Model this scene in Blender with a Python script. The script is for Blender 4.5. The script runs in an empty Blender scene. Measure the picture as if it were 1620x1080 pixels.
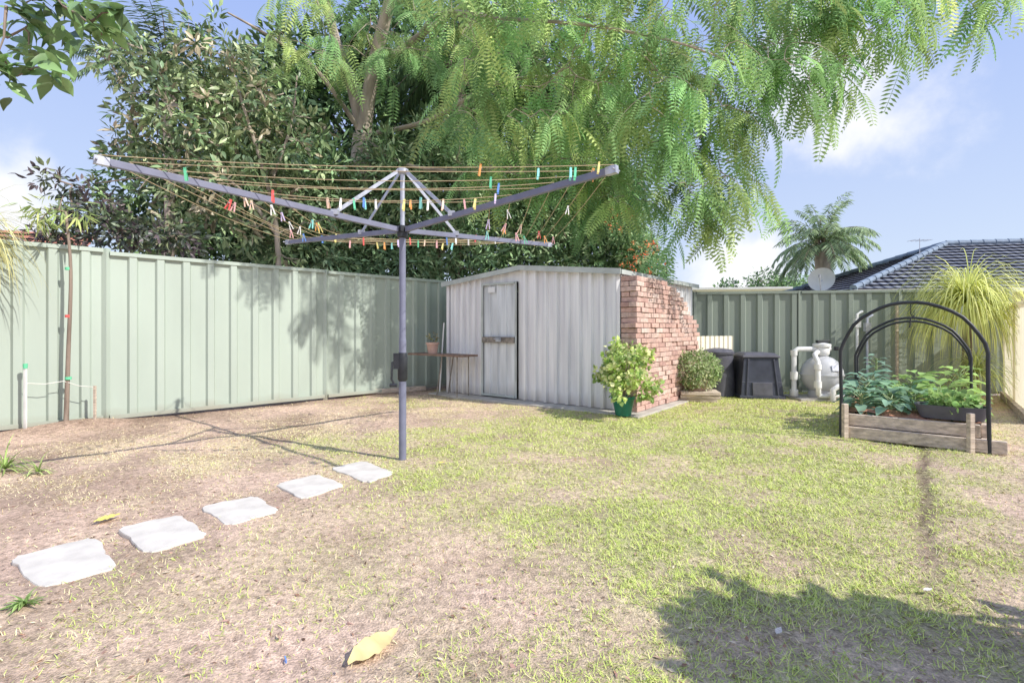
import bpy, math, random
import numpy as np
from mathutils import Vector, Matrix
rng = np.random.default_rng(7); random.seed(7)
SC = bpy.context.scene; C = SC.collection
F = 810.0; H = 1.1
def G(px, py):
    Y = F*H/(py-520.0); return ((px-810.0)/F*Y, Y)
def P(px, py, Y): return ((px-810.0)/F*Y, Y, H+(520.0-py)/F*Y)

# ------------------------------------------------------------ noise
_tab = rng.random((6, 256, 256))
def vnoise(x, y, s, k=0):
    x = np.asarray(x, float)*s+100.3+k*17.7; y = np.asarray(y, float)*s+93.1+k*5.3
    xi = np.floor(x).astype(int); yi = np.floor(y).astype(int)
    fx = x-xi; fy = y-yi; fx = fx*fx*(3-2*fx); fy = fy*fy*(3-2*fy); t = _tab[k % 6]
    a = t[xi % 256, yi % 256]; b = t[(xi+1) % 256, yi % 256]; c = t[xi % 256, (yi+1) % 256]; d = t[(xi+1) % 256, (yi+1) % 256]
    return (a*(1-fx)+b*fx)*(1-fy)+(c*(1-fx)+d*fx)*fy
def fbm(x, y, s, k=0, o=4):
    v = 0; a = .5; n = 0
    for i in range(o):
        v = v+a*vnoise(x, y, s*2**i, (k+i)); n += a; a *= .55
    return v/n
def sig(v): return 1/(1+np.exp(-np.clip(v, -30, 30)))

# ------------------------------------------------------------ materials
def newmat(name):
    m = bpy.data.materials.new(name); m.use_nodes = True; nt = m.node_tree
    return m, nt, nt.nodes['Principled BSDF'], nt.nodes, nt.links
def pm(name, col, rough=.6, metal=0., var=.18, scale=6., bump=.15, bscale=60., stretch=(1, 1, 1), dirt=None, dirt_h=.25, dirt_col=(.2, .15, .1), spec=.4, trans=0):
    m, nt, b, N, L = newmat(name)
    tc = N.new('ShaderNodeTexCoord'); mp = N.new('ShaderNodeMapping'); mp.inputs['Scale'].default_value = stretch
    L.new(tc.outputs['Object'], mp.inputs[0])
    n = N.new('ShaderNodeTexNoise'); n.inputs['Scale'].default_value = scale; n.inputs['Detail'].default_value = 6; L.new(mp.outputs[0], n.inputs['Vector'])
    r = N.new('ShaderNodeValToRGB'); L.new(n.outputs['Fac'], r.inputs[0])
    r.color_ramp.elements[0].position = .3; r.color_ramp.elements[1].position = .72
    r.color_ramp.elements[0].color = (*[c*(1-var) for c in col], 1); r.color_ramp.elements[1].color = (*[min(.95, c*(1+var)) for c in col], 1)
    out = r.outputs[0]
    if dirt:
        sx = N.new('ShaderNodeSeparateXYZ'); L.new(tc.outputs['Object'], sx.inputs[0])
        mr = N.new('ShaderNodeMapRange'); mr.inputs[1].default_value = 0; mr.inputs[2].default_value = dirt_h; mr.inputs[3].default_value = dirt; mr.inputs[4].default_value = 0
        ad = N.new('ShaderNodeMath'); ad.operation = 'MULTIPLY_ADD'; ad.inputs[1].default_value = -.35; L.new(n.outputs['Fac'], ad.inputs[0]); L.new(sx.outputs[2], ad.inputs[2])
        a2 = N.new('ShaderNodeMath'); a2.operation = 'ADD'; a2.inputs[1].default_value = .17; L.new(ad.outputs[0], a2.inputs[0])
        L.new(a2.outputs[0], mr.inputs[0])
        mx = N.new('ShaderNodeMix'); mx.data_type = 'RGBA'; L.new(mr.outputs[0], mx.inputs[0]); L.new(out, mx.inputs[6]); mx.inputs[7].default_value = (*dirt_col, 1)
        out = mx.outputs[2]
    L.new(out, b.inputs['Base Color'])
    b.inputs['Roughness'].default_value = rough; b.inputs['Metallic'].default_value = metal
    b.inputs['Specular IOR Level'].default_value = spec
    if bump:
        n2 = N.new('ShaderNodeTexNoise'); n2.inputs['Scale'].default_value = bscale; n2.inputs['Detail'].default_value = 4; L.new(mp.outputs[0], n2.inputs['Vector'])
        bp = N.new('ShaderNodeBump'); bp.inputs['Strength'].default_value = bump; bp.inputs['Distance'].default_value = .02
        L.new(n2.outputs['Fac'], bp.inputs['Height']); L.new(bp.outputs[0], b.inputs['Normal'])
    if trans:
        t = N.new('ShaderNodeBsdfTranslucent'); L.new(out, t.inputs[0]); mxs = N.new('ShaderNodeMixShader'); mxs.inputs[0].default_value = trans
        L.new(b.outputs[0], mxs.inputs[1]); L.new(t.outputs[0], mxs.inputs[2]); L.new(mxs.outputs[0], N['Material Output'].inputs[0])
    return m
def leafmat(name, trans=.35, gloss=False):
    m, nt, b, N, L = newmat(name)
    a = N.new('ShaderNodeAttribute'); a.attribute_name = 'Col'
    if gloss:
        sh = b; L.new(a.outputs['Color'], b.inputs['Base Color']); b.inputs['Roughness'].default_value = .4; b.inputs['Specular IOR Level'].default_value = .5
    else:
        sh = N.new('ShaderNodeBsdfDiffuse'); L.new(a.outputs['Color'], sh.inputs[0])
    out = sh.outputs[0]
    if trans:
        t = N.new('ShaderNodeBsdfTranslucent'); hs = N.new('ShaderNodeHueSaturation'); hs.inputs['Value'].default_value = 1.5; hs.inputs['Saturation'].default_value = 1.05
        L.new(a.outputs['Color'], hs.inputs['Color']); L.new(hs.outputs[0], t.inputs[0])
        mx = N.new('ShaderNodeMixShader'); mx.inputs[0].default_value = trans
        L.new(out, mx.inputs[1]); L.new(t.outputs[0], mx.inputs[2]); out = mx.outputs[0]
    L.new(out, N['Material Output'].inputs[0])
    return m
M = {}
M['leaf'] = leafmat('leaf', .28); M['matt_leaf'] = leafmat('matt_leaf', 0); M['gloss_leaf'] = leafmat('glossy_leaf', .12, True); M['grass'] = leafmat('grass_blade', 0); M['litter'] = leafmat('dry_litter', 0)
M['bark'] = pm('bark', (.28, .22, .18), .9, var=.45, scale=5, bump=.9, bscale=18, stretch=(1, 1, .3))
M['palebark'] = pm('pale_bark', (.42, .36, .30), .9, var=.45, scale=4, bump=.9, bscale=14, stretch=(1, 1, .3))
M['fence_pale'] = pm('pale_green_steel', (.43, .50, .44), .5, var=.08, scale=1.6, bump=.03, stretch=(1, 1, .3), dirt=.6, dirt_h=.16, dirt_col=(.28, .22, .16))
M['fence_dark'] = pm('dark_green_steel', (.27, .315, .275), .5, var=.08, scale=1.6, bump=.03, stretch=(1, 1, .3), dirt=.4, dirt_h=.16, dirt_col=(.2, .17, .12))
M['cream'] = pm('cream_steel', (.90, .85, .70), .6, var=.05, scale=3, bump=.03, dirt=.3)
M['cream_glow'] = pm('cream_sunlit_glow', (.93, .88, .74), .6, var=.04, scale=3, bump=.03, trans=.5)  # translucency added so the shaded cream fence glows as if sunlit
M['shed'] = pm('weathered_white_steel', (.82, .82, .86), .38, var=.20, scale=2.2, bump=.05, stretch=(5, 5, .3), dirt=.6, dirt_h=.2, dirt_col=(.42, .36, .29))
M['shed_door'] = pm('grey_steel_door', (.66, .69, .72), .45, var=.2, scale=2.5, bump=.05, stretch=(4, 4, .4), dirt=.6, dirt_col=(.36, .3, .24))
M['shed_trim'] = pm('grey_green_trim', (.48, .52, .50), .55, var=.15, scale=5, bump=.04)
M['rust'] = pm('rusty_steel', (.27, .24, .21), .8, var=.5, scale=14, bump=.2)
M['line_paint'] = pm('blue_grey_paint', (.19, .20, .28), .45, var=.12, scale=10, bump=.04)
M['galv'] = pm('galvanised_steel', (.46, .48, .55), .4, .4, var=.2, scale=20, bump=.05)
M['wire'] = pm('straw_coloured_line', (.56, .44, .27), .6, var=.2, scale=20, bump=0)
M['black'] = pm('black_plastic', (.03, .033, .04), .45, var=.3, scale=10, bump=.08)
M['bin'] = pm('blue_black_plastic', (.055, .06, .085), .4, var=.25, scale=6, bump=.06)
M['darkgrey'] = pm('dark_grey_plastic', (.10, .10, .125), .5, var=.25, scale=8, bump=.08)
M['white'] = pm('white_plastic', (.78, .78, .78), .4, var=.1, scale=6, bump=.03, dirt=.4, dirt_h=.1)
M['tank'] = pm('pale_grey_plastic', (.52, .53, .56), .4, var=.12, scale=5, bump=.03, dirt=.35, dirt_h=.1)
M['greenpot'] = pm('green_plastic', (.02, .17, .12), .4, var=.2, scale=10, bump=.05)
M['terracotta'] = pm('pink_terracotta', (.62, .42, .35), .8, var=.15, scale=10, bump=.1)
M['timber'] = pm('weathered_timber', (.60, .50, .41), .85, var=.36, scale=7, bump=.5, bscale=30, stretch=(.4, 3, 5))
M['dark_timber'] = pm('brown_timber', (.27, .18, .14), .8, var=.35, scale=7, bump=.4, bscale=30, stretch=(.4, 3, 5))
M['concrete'] = pm('pale_concrete', (.66, .62, .565), .9, var=.17, scale=7, bump=.12, bscale=90)
M['slab'] = pm('grey_concrete', (.48, .45, .41), .9, var=.2, scale=5, bump=.35, bscale=70)
M['coir'] = pm('reddish_mulch', (.46, .23, .15), .95, var=.5, scale=20, bump=1., bscale=50)
M['render'] = pm('house_render', (.55, .50, .43), .9, var=.1, scale=3, bump=.2)
M['whiteroof'] = pm('white_roof_sheet', (.78, .79, .8), .5, var=.06, bump=.02)
M['dish'] = pm('pale_dish', (.72, .72, .72), .5, var=.06, bump=.02)
M['string'] = pm('pale_string', (.78, .78, .72), .8, bump=0)
M['leafstalk'] = pm('pale_green_stalk', (.30, .38, .18), .6, bump=0)
for nm, c in dict(red=(.80, .13, .12), pink=(.88, .50, .52), orange=(.88, .42, .14), yellow=(.88, .78, .30), green=(.16, .62, .36), teal=(.30, .74, .70), blue=(.14, .30, .72), white=(.88, .88, .86), lilac=(.66, .55, .82), peach=(.90, .66, .52)).items():
    M['peg_'+nm] = pm(nm+'_plastic', c, .4, var=.06, bump=0)
m, nt, b, N, L = newmat('clay_brick'); oi = N.new('ShaderNodeObjectInfo'); r = N.new('ShaderNodeValToRGB'); L.new(oi.outputs['Random'], r.inputs[0])
cr = r.color_ramp; cr.elements[0].color = (.58, .36, .31, 1); cr.elements[1].color = (.74, .59, .53, 1)
for p, c in ((.18, (.66, .44, .37, 1)), (.36, (.50, .31, .27, 1)), (.55, (.71, .52, .45, 1)), (.75, (.61, .41, .36, 1)), (.9, (.70, .46, .38, 1))):
    e = cr.elements.new(p); e.color = c
tc = N.new('ShaderNodeTexCoord'); n = N.new('ShaderNodeTexNoise'); n.inputs['Scale'].default_value = 16; n.inputs['Detail'].default_value = 7; n.inputs['Roughness'].default_value = .65
vm = N.new('ShaderNodeVectorMath'); L.new(tc.outputs['Object'], vm.inputs[0]); L.new(oi.outputs['Location'], vm.inputs[1]); L.new(vm.outputs[0], n.inputs['Vector'])
mrb = N.new('ShaderNodeMapRange'); mrb.inputs[1].default_value = .3; mrb.inputs[2].default_value = .7; mrb.inputs[3].default_value = .6; mrb.inputs[4].default_value = 1.15; L.new(n.outputs['Fac'], mrb.inputs[0])
vs_ = N.new('ShaderNodeVectorMath'); vs_.operation = 'SCALE'; L.new(r.outputs[0], vs_.inputs[0]); L.new(mrb.outputs[0], vs_.inputs['Scale']); L.new(vs_.outputs[0], b.inputs['Base Color']); b.inputs['Roughness'].default_value = .9
bp = N.new('ShaderNodeBump'); bp.inputs['Strength'].default_value = .5; bp.inputs['Distance'].default_value = .012; L.new(n.outputs['Fac'], bp.inputs['Height']); L.new(bp.outputs[0], b.inputs['Normal'])
M['brick'] = m
def tilemat(name, c1, c2):
    m, nt, b, N, L = newmat(name); uv = N.new('ShaderNodeUVMap'); uv.uv_map = 'UVMap'
    w = N.new('ShaderNodeTexWave'); w.bands_direction = 'X'; w.inputs['Scale'].default_value = 1.1; w.inputs['Distortion'].default_value = 0; L.new(uv.outputs[0], w.inputs['Vector'])
    bk = N.new('ShaderNodeTexBrick'); bk.offset = 0; bk.inputs['Scale'].default_value = 1; bk.inputs['Brick Width'].default_value = .3; bk.inputs['Row Height'].default_value = .34; bk.inputs['Mortar Size'].default_value = .012
    bk.inputs['Color1'].default_value = (*c1, 1); bk.inputs['Color2'].default_value = (*c2, 1); bk.inputs['Mortar'].default_value = (.03, .03, .04, 1); L.new(uv.outputs[0], bk.inputs['Vector'])
    L.new(bk.outputs[0], b.inputs['Base Color']); b.inputs['Roughness'].default_value = .8; b.inputs['Specular IOR Level'].default_value = .2
    bp = N.new('ShaderNodeBump'); bp.inputs['Strength'].default_value = 1; bp.inputs['Distance'].default_value = .07; L.new(w.outputs['Fac'], bp.inputs['Height']); L.new(bp.outputs[0], b.inputs['Normal'])
    return m
M['tile'] = tilemat('grey_roof_tile', (.15, .165, .20), (.23, .25, .30)); M['redtile'] = tilemat('red_roof_tile', (.42, .17, .12), (.5, .23, .16))
m, nt, b, N, L = newmat('yard_ground'); at = N.new('ShaderNodeAttribute'); at.attribute_name = 'Col'; tc = N.new('ShaderNodeTexCoord')
n1 = N.new('ShaderNodeTexNoise'); n1.inputs['Scale'].default_value = 24; n1.inputs['Detail'].default_value = 9; n1.inputs['Roughness'].default_value = .72; L.new(tc.outputs['Object'], n1.inputs['Vector'])
n3 = N.new('ShaderNodeTexNoise'); n3.inputs['Scale'].default_value = 120; n3.inputs['Detail'].default_value = 4; L.new(tc.outputs['Object'], n3.inputs['Vector'])
mr = N.new('ShaderNodeMapRange'); mr.inputs[1].default_value = .32; mr.inputs[2].default_value = .68; mr.inputs[3].default_value = .48; mr.inputs[4].default_value = 1.32; L.new(n1.outputs['Fac'], mr.inputs[0])
mr3 = N.new('ShaderNodeMapRange'); mr3.inputs[1].default_value = .3; mr3.inputs[2].default_value = .7; mr3.inputs[3].default_value = .7; mr3.inputs[4].default_value = 1.3; L.new(n3.outputs['Fac'], mr3.inputs[0])
mu = N.new('ShaderNodeMath'); mu.operation = 'MULTIPLY'; L.new(mr.outputs[0], mu.inputs[0]); L.new(mr3.outputs[0], mu.inputs[1])
vs = N.new('ShaderNodeVectorMath'); vs.operation = 'SCALE'; L.new(at.outputs['Color'], vs.inputs[0]); L.new(mu.outputs[0], vs.inputs['Scale']); L.new(vs.outputs[0], b.inputs['Base Color'])
b.inputs['Roughness'].default_value = .95; b.inputs['Specular IOR Level'].default_value = .1
bp = N.new('ShaderNodeBump'); bp.inputs['Strength'].default_value = .6; bp.inputs['Distance'].default_value = .022
ad = N.new('ShaderNodeMath'); ad.operation = 'ADD'; L.new(n1.outputs['Fac'], ad.inputs[0]); L.new(n3.outputs['Fac'], ad.inputs[1]); L.new(ad.outputs[0], bp.inputs['Height']); L.new(bp.outputs[0], b.inputs['Normal'])
M['ground'] = m

# ------------------------------------------------------------ object helpers
def tag(o, label=None, cat=None, group=None, kind=None):
    if label: o['label'] = label
    if cat: o['category'] = cat
    if group: o['group'] = group
    if kind: o['kind'] = kind
    return o
def thing(name, label, cat, loc=(0, 0, 0), group=None):
    o = bpy.data.objects.new(name, None); C.objects.link(o); o.location = loc; o.empty_display_size = .1
    return tag(o, label, cat, group)
def rootloc(p):
    v = Vector((0, 0, 0))
    while p is not None: v = v+p.location; p = p.parent
    return v
def link_mesh(name, me, parent=None, loc=None):
    o = bpy.data.objects.new(name, me); C.objects.link(o)
    if parent is not None: o.parent = parent
    elif loc is not None: o.location = loc
    return o
class MB:
    def __init__(s): s.v = []; s.f = []; s.mi = []; s.cur = 0
    def add(s, vs, fs):
        k = len(s.v); s.v += [tuple(v) for v in vs]; s.f += [tuple(i+k for i in f) for f in fs]; s.mi += [s.cur]*len(fs)
    def box(s, c, size, R=None):
        hx, hy, hz = [q/2 for q in size]; vs = []
        for z in (-hz, hz):
            for x, y in ((-hx, -hy), (hx, -hy), (hx, hy), (-hx, hy)):
                p = Vector((x, y, z))
                if R is not None: p = R @ p
                vs.append(p+Vector(c))
        s.add(vs, [(3, 2, 1, 0), (4, 5, 6, 7), (0, 1, 5, 4), (1, 2, 6, 5), (2, 3, 7, 6), (3, 0, 4, 7)])
    def beam(s, a, b, w, h):
        a = Vector(a); b = Vector(b); d = (b-a); l = d.length; d.normalize(); up = Vector((0, 0, 1)) if abs(d.z) < .95 else Vector((0, 1, 0))
        y = up.cross(d).normalized(); z = d.cross(y); R = Matrix((d, y, z)).transposed(); s.box((a+b)/2, (l, w, h), R)
    def tube(s, pts, r, n=8, cap=True):
        pts = [Vector(p) for p in pts]; m = len(pts)
        if not hasattr(r, '__len__'): r = [r]*m
        vs = []; prev = None
        for i, p in enumerate(pts):
            d = (pts[min(i+1, m-1)]-pts[max(i-1, 0)]).normalized()
            if prev is None:
                a = Vector((0, 0, 1)) if abs(d.z) < .9 else Vector((1, 0, 0)); x = d.cross(a).normalized()
            else: x = (prev-d*prev.dot(d)).normalized()
            prev = x; y = d.cross(x)
            for k in range(n):
                t = 2*math.pi*k/n; vs.append(p+(x*math.cos(t)+y*math.sin(t))*r[i])
        fs = [(i*n+k, i*n+(k+1) % n, (i+1)*n+(k+1) % n, (i+1)*n+k) for i in range(m-1) for k in range(n)]
        if cap: fs += [tuple(range(n-1, -1, -1)), tuple((m-1)*n+k for k in range(n))]
        s.add(vs, fs)
    def lathe(s, prof, c, n=24):
        vs = []; m = len(prof)
        for r, z in prof:
            for k in range(n):
                t = 2*math.pi*k/n; vs.append((c[0]+r*math.cos(t), c[1]+r*math.sin(t), c[2]+z))
        fs = [(i*n+k, i*n+(k+1) % n, (i+1)*n+(k+1) % n, (i+1)*n+k) for i in range(m-1) for k in range(n)]
        fs += [tuple(range(n-1, -1, -1)), tuple((m-1)*n+k for k in range(n))]
        s.add(vs, fs)
    def build(s, name, mat, parent=None, loc=None, smooth=False, bevel=0):
        off = rootloc(parent) if parent is not None else Vector(loc or (0, 0, 0))
        me = bpy.data.meshes.new(name); me.from_pydata([tuple(Vector(v)-off) for v in s.v], [], s.f)
        for mm in (mat if isinstance(mat, (list, tuple)) else [mat]): me.materials.append(mm)
        me.polygons.foreach_set('material_index', s.mi)
        if smooth:
            me.polygons.foreach_set('use_smooth', [True]*len(me.polygons))
            try: me.set_sharp_from_angle(angle=math.radians(45))
            except Exception: pass
        me.update(); o = link_mesh(name, me, parent, loc)
        if bevel:
            b = o.modifiers.new('Bevel', 'BEVEL'); b.width = bevel; b.segments = 2; b.limit_method = 'ANGLE'
        return o
def npmesh(name, V, Fa, mat, cols=None, parent=None, loc=None):
    off = np.array(rootloc(parent) if parent is not None else Vector(loc or (0, 0, 0)))
    V = (np.asarray(V, float)-off).astype(np.float32); Fa = np.asarray(Fa, np.int32); me = bpy.data.meshes.new(name)
    nf, k = Fa.shape
    me.vertices.add(len(V)); me.vertices.foreach_set('co', V.ravel()); me.loops.add(nf*k); me.loops.foreach_set('vertex_index', Fa.ravel())
    me.polygons.add(nf); me.polygons.foreach_set('loop_start', np.arange(0, nf*k, k, dtype=np.int32)); me.polygons.foreach_set('loop_total', np.full(nf, k, np.int32))
    me.update(calc_edges=True); me.validate()
    if cols is not None:
        ca = me.color_attributes.new('Col', 'FLOAT_COLOR', 'POINT'); c4 = np.ones((len(V), 4), np.float32); c4[:, :3] = np.clip(cols, 0, .92); ca.data.foreach_set('color', c4.ravel())
    me.materials.append(mat)
    return link_mesh(name, me, parent, loc)
def nrm(a): return a/np.maximum(np.linalg.norm(a, axis=-1, keepdims=True), 1e-9)
def frames(d, nb):
    d = nrm(d); n = nb-(nb*d).sum(-1, keepdims=True)*d; n = nrm(n+1e-6); s = np.cross(n, d); return np.stack([d, s, n], -1)
def scatter(tV, tF, pos, R, sc):
    sc = np.asarray(sc, float)
    if sc.ndim == 1: sc = np.repeat(sc[:, None], 3, 1)
    V = np.einsum('nij,nvj->nvi', R, tV[None]*sc[:, None, :])+pos[:, None, :]
    n, v = V.shape[:2]; Fa = (tF[None]+(np.arange(n)*v)[:, None, None]).reshape(-1, tF.shape[1])
    return V.reshape(-1, 3), Fa
def join(parts):
    Vs = []; Fs = []; Cs = []; k = 0
    for V, Fa, c in parts:
        Vs.append(V); Fs.append(Fa+k); Cs.append(c); k += len(V)
    return np.concatenate(Vs), np.concatenate(Fs), np.concatenate(Cs)
RH = (np.array([[0, 0, 0], [.5, .5, .0], [1, 0, -.12], [.5, -.5, 0]], float), np.array([[0, 3, 2, 1]]))
def leaf_tpl(nx, wid, droop, cup, wave=0):
    V = []; Fq = []
    for i in range(nx+1):
        x = i/nx; w = wid*.5*(math.sin(math.pi*min(1, x**.85)) if 0 < i < nx else .06)
        for y in (-1, 0, 1): V.append((x, y*w, -droop*x*x+abs(y)*cup*w+wave*math.sin(i*2.3+y)))
    for i in range(nx):
        for j in range(2): a = i*3+j; Fq.append((a, a+3, a+4, a+1))
    return np.array(V, float), np.array(Fq)
LOQ = leaf_tpl(3, .38, .25, .35); BIG = leaf_tpl(6, .74, .5, .35, .03); NARROW = leaf_tpl(3, .13, .2, .2); ROUND = leaf_tpl(4, .95, .2, .3)
def repcol(c, tv): return np.repeat(c, tv, 0)

# ------------------------------------------------------------ ground
def groove(x, y):
    q = (x-3.76)*.785-(y-4.69)*.62; s = (x-3.76)*.62+(y-4.69)*.785
    q = q+.012*np.sin(s*5)+.008*np.sin(s*13)
    return q, s
STONES = [[(15, 885), (150, 850), (187, 900), (60, 935)], [(185, 838), (285, 817), (330, 850), (232, 880)], [(315, 803), (405, 786), (443, 810), (360, 834)], [(435, 768), (500, 752), (546, 768), (480, 792)], [(522, 742), (575, 730), (625, 750), (580, 765)]]
STW = [[G(*p) for p in s] for s in STONES]
def gfac(q, s): return sig((.1-s)*6)*sig((s+2.9)*3)
def gz(x, y):
    x = np.asarray(x, float); y = np.asarray(y, float)
    near = sig((14-np.hypot(x, y))*2)
    z = (fbm(x, y, 1.3, 1, 3)-.5)*.05+(fbm(x, y, 7, 2, 3)-.5)*.016
    q, s = groove(x, y)
    z = z-.022*np.exp(-(q/.035)**2)*gfac(q, s)
    t = (x+5.4)*.7+(y-5.4)*.714; d = (x+5.4)*.714-(y-5.4)*.70
    z = z+.09*np.exp(-((t-.6)/.5)**2-((d-.2)/.22)**2)
    return z*near
def cover(x, y):
    q, s = groove(x, y)
    big = fbm(x, y, .8, 3, 4); fine = fbm(x, y, 3.2, 4, 3)
    g = sig((x-.04*y+.55)*1.9+(big-.5)*9)*sig((.15-q)*4+(fine-.5)*4)
    nr = sig((2.0-np.hypot(x-1.0, (y-1.7)))*3); g = np.maximum(g, .9*nr*sig((big-.38)*12))
    g = g*(.42+.58*sig((fine-.42)*16))
    d = (x+5.4)*.714-(y-5.4)*.70
    dry = sig((x+4.0)*1.0+(big-.5)*7)*sig((d-.6)*4)*(.1+.9*sig((fine-.50)*18))*(.25+.75*sig((y-3.2+x*.4+(big-.5)*7)*2.2))
    return g, dry, big, fine, d, q, s
xs = np.concatenate([-np.geomspace(400, 9, 22), np.arange(-8.6, 10.2, .07), np.geomspace(10.4, 400, 22)])
ys = np.concatenate([-np.geomspace(400, 4, 18), np.arange(-3.6, 12.5, .07), np.geomspace(12.8, 500, 24)])
X, Yg = np.meshgrid(xs, ys, indexing='ij'); xf = X.ravel(); yf = Yg.ravel(); zf = gz(xf, yf)
nx_, ny_ = len(xs), len(ys); idx = np.arange(nx_*ny_).reshape(nx_, ny_)
Fa = np.stack([idx[:-1, :-1], idx[1:, :-1], idx[1:, 1:], idx[:-1, 1:]], -1).reshape(-1, 4)
g, dry, big, fine, d, q, s = cover(xf, yf)
dirt = np.array([.72, .525, .42]); thatch = np.array([.76, .64, .41]); grn = np.array([.45, .48, .20]); dark = np.array([.17, .12, .09])
cc = dirt[None]*(.68+.6*fbm(xf, yf, 2.2, 5, 4))[:, None]
cc = cc*(1-dry[:, None]*.7)+thatch*dry[:, None]*.7
cc = cc*(1-g[:, None]*.8)+grn*g[:, None]*.8
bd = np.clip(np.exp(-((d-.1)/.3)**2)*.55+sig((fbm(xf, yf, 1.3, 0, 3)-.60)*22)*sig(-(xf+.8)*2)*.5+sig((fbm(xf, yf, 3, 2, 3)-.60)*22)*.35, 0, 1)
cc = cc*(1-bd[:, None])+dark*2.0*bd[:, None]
gv = np.exp(-(q/.04)**2)*gfac(q, s)
cc = cc*(1-.85*gv[:, None])+dark*.9*.85*gv[:, None]
ground = npmesh('ground', np.stack([xf, yf, zf], -1), Fa, M['ground'], cc); tag(ground, 'patchy back yard ground of dry soil and thin lawn', 'ground', kind='structure')
ground.data.polygons.foreach_set('use_smooth', [True]*len(ground.data.polygons))

SO = np.array([-1.07, 8.70]); U = np.array([.785, -.62]); Vv = np.array([.62, .785]); SW = 3.15; SD = 2.83
BO = np.array([3.35, 5.18]); BW = 1.08; BL = 1.75
def inpoly(x, y, poly, grow=0.):
    c = np.mean(poly, 0); poly = [(c[0]+(p[0]-c[0])*(1+grow), c[1]+(p[1]-c[1])*(1+grow)) for p in poly]; ins = np.zeros(len(x), bool)
    for i in range(len(poly)):
        x1, y1 = poly[i]; x2, y2 = poly[i-1]
        ins ^= ((y1 > y) != (y2 > y)) & (x < (x2-x1)*(y-y1)/(y2-y1+1e-12)+x1)
    return ins
def blocked(x, y):
    b = np.zeros(len(x), bool)
    for st in STW: b |= inpoly(x, y, st, -.07)
    for O, w, l, mg in ((SO, SW+.3, SD, .13), (BO, BW, BL, .02)):
        a = (x-O[0])*U[0]+(y-O[1])*U[1]; c = (x-O[0])*Vv[0]+(y-O[1])*Vv[1]
        b |= (a > -mg) & (a < w+mg) & (c > -mg) & (c < l+mg)
    b |= ((x+5.4)*.714-(y-5.4)*.70) < .02
    b |= y > 9.75-.1667*x-.05
    return b
n = 680000
yy = rng.uniform(1.15, 9.3, n); w = yy*1.08+.8; xx = rng.uniform(-1, 1, n)*w
g, dry, big, fine, d, q, s = cover(xx, yy)
clump = fbm(xx, yy, 14, 2, 2)
dens = np.clip(np.maximum(g*1.2, dry*.8)+.025, 0, 1)*(.3+.7*sig((clump-.45)*14))
dens *= (1-.8*np.exp(-(q/.045)**2)*gfac(q, s))
keep = (rng.random(n) < dens) & ~blocked(xx, yy); xx = xx[keep]; yy = yy[keep]; g = g[keep]; dry = dry[keep]; n = len(xx)
BL_T = np.array([[0, -.5, 0], [0, .5, 0], [1, .12, 0], [1, -.12, 0]], float); BL_F = np.array([[0, 3, 2, 1]])
az = rng.uniform(0, 2*math.pi, n); el = rng.beta(1.8, 3.2, n)*1.2+.05
dr = np.stack([np.cos(az)*np.cos(el), np.sin(az)*np.cos(el), np.sin(el)], -1)
nb = np.stack([-np.cos(az)*np.sin(el), -np.sin(az)*np.sin(el), np.cos(el)], -1)+rng.normal(0, .25, (n, 3))
ln = rng.uniform(.013, .037, n)*(.75+.5*g); wd = .0028+.0006*yy
pg = g/(g+dry*.65+.04); isg = rng.random(n) < np.clip(pg*1.35, 0, .90)
col = np.where(isg[:, None], np.array([.44, .56, .14])[None]+rng.random((n, 1))*np.array([[.28, .22, .11]]), np.array([.86, .75, .46])[None]*(.72+.36*rng.random((n, 1))))
V, Fa = scatter(BL_T, BL_F, np.stack([xx, yy, gz(xx, yy)-.002], -1), frames(dr, nb), np.stack([ln, wd, ln], -1))
tag(npmesh('grass', V, Fa, M['grass'], repcol(col, 4)), 'short patchy green and straw coloured lawn grass', 'grass', kind='stuff')
n = 9000; yy = rng.uniform(1.15, 8.8, n); xx = rng.uniform(-1, 1, n)*(yy*1.08+.9); k = ~blocked(xx, yy); xx = xx[k]; yy = yy[k]; n = len(xx)
az = rng.uniform(0, 6.28, n); dr = np.stack([np.cos(az), np.sin(az), rng.normal(0, .15, n)], -1); nb = np.stack([rng.normal(0, .3, n), rng.normal(0, .3, n), np.ones(n)], -1)
pal = np.array([[.42, .24, .16], [.62, .44, .30], [.22, .14, .10], [.80, .67, .48], [.50, .31, .25]]); col = pal[rng.integers(0, 5, n)]*(.7+.4*rng.random((n, 1)))
ln = rng.uniform(.008, .032, n)
V, Fa = scatter(*RH, np.stack([xx, yy, gz(xx, yy)+.006], -1), frames(dr, nb), np.stack([ln, ln*rng.uniform(.15, .5, n), ln], -1))
tag(npmesh('leaf_litter', V, Fa, M['litter'], repcol(col, 4)), 'scattered dry leaf bits and twigs over the soil', 'leaf litter', kind='stuff')

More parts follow.
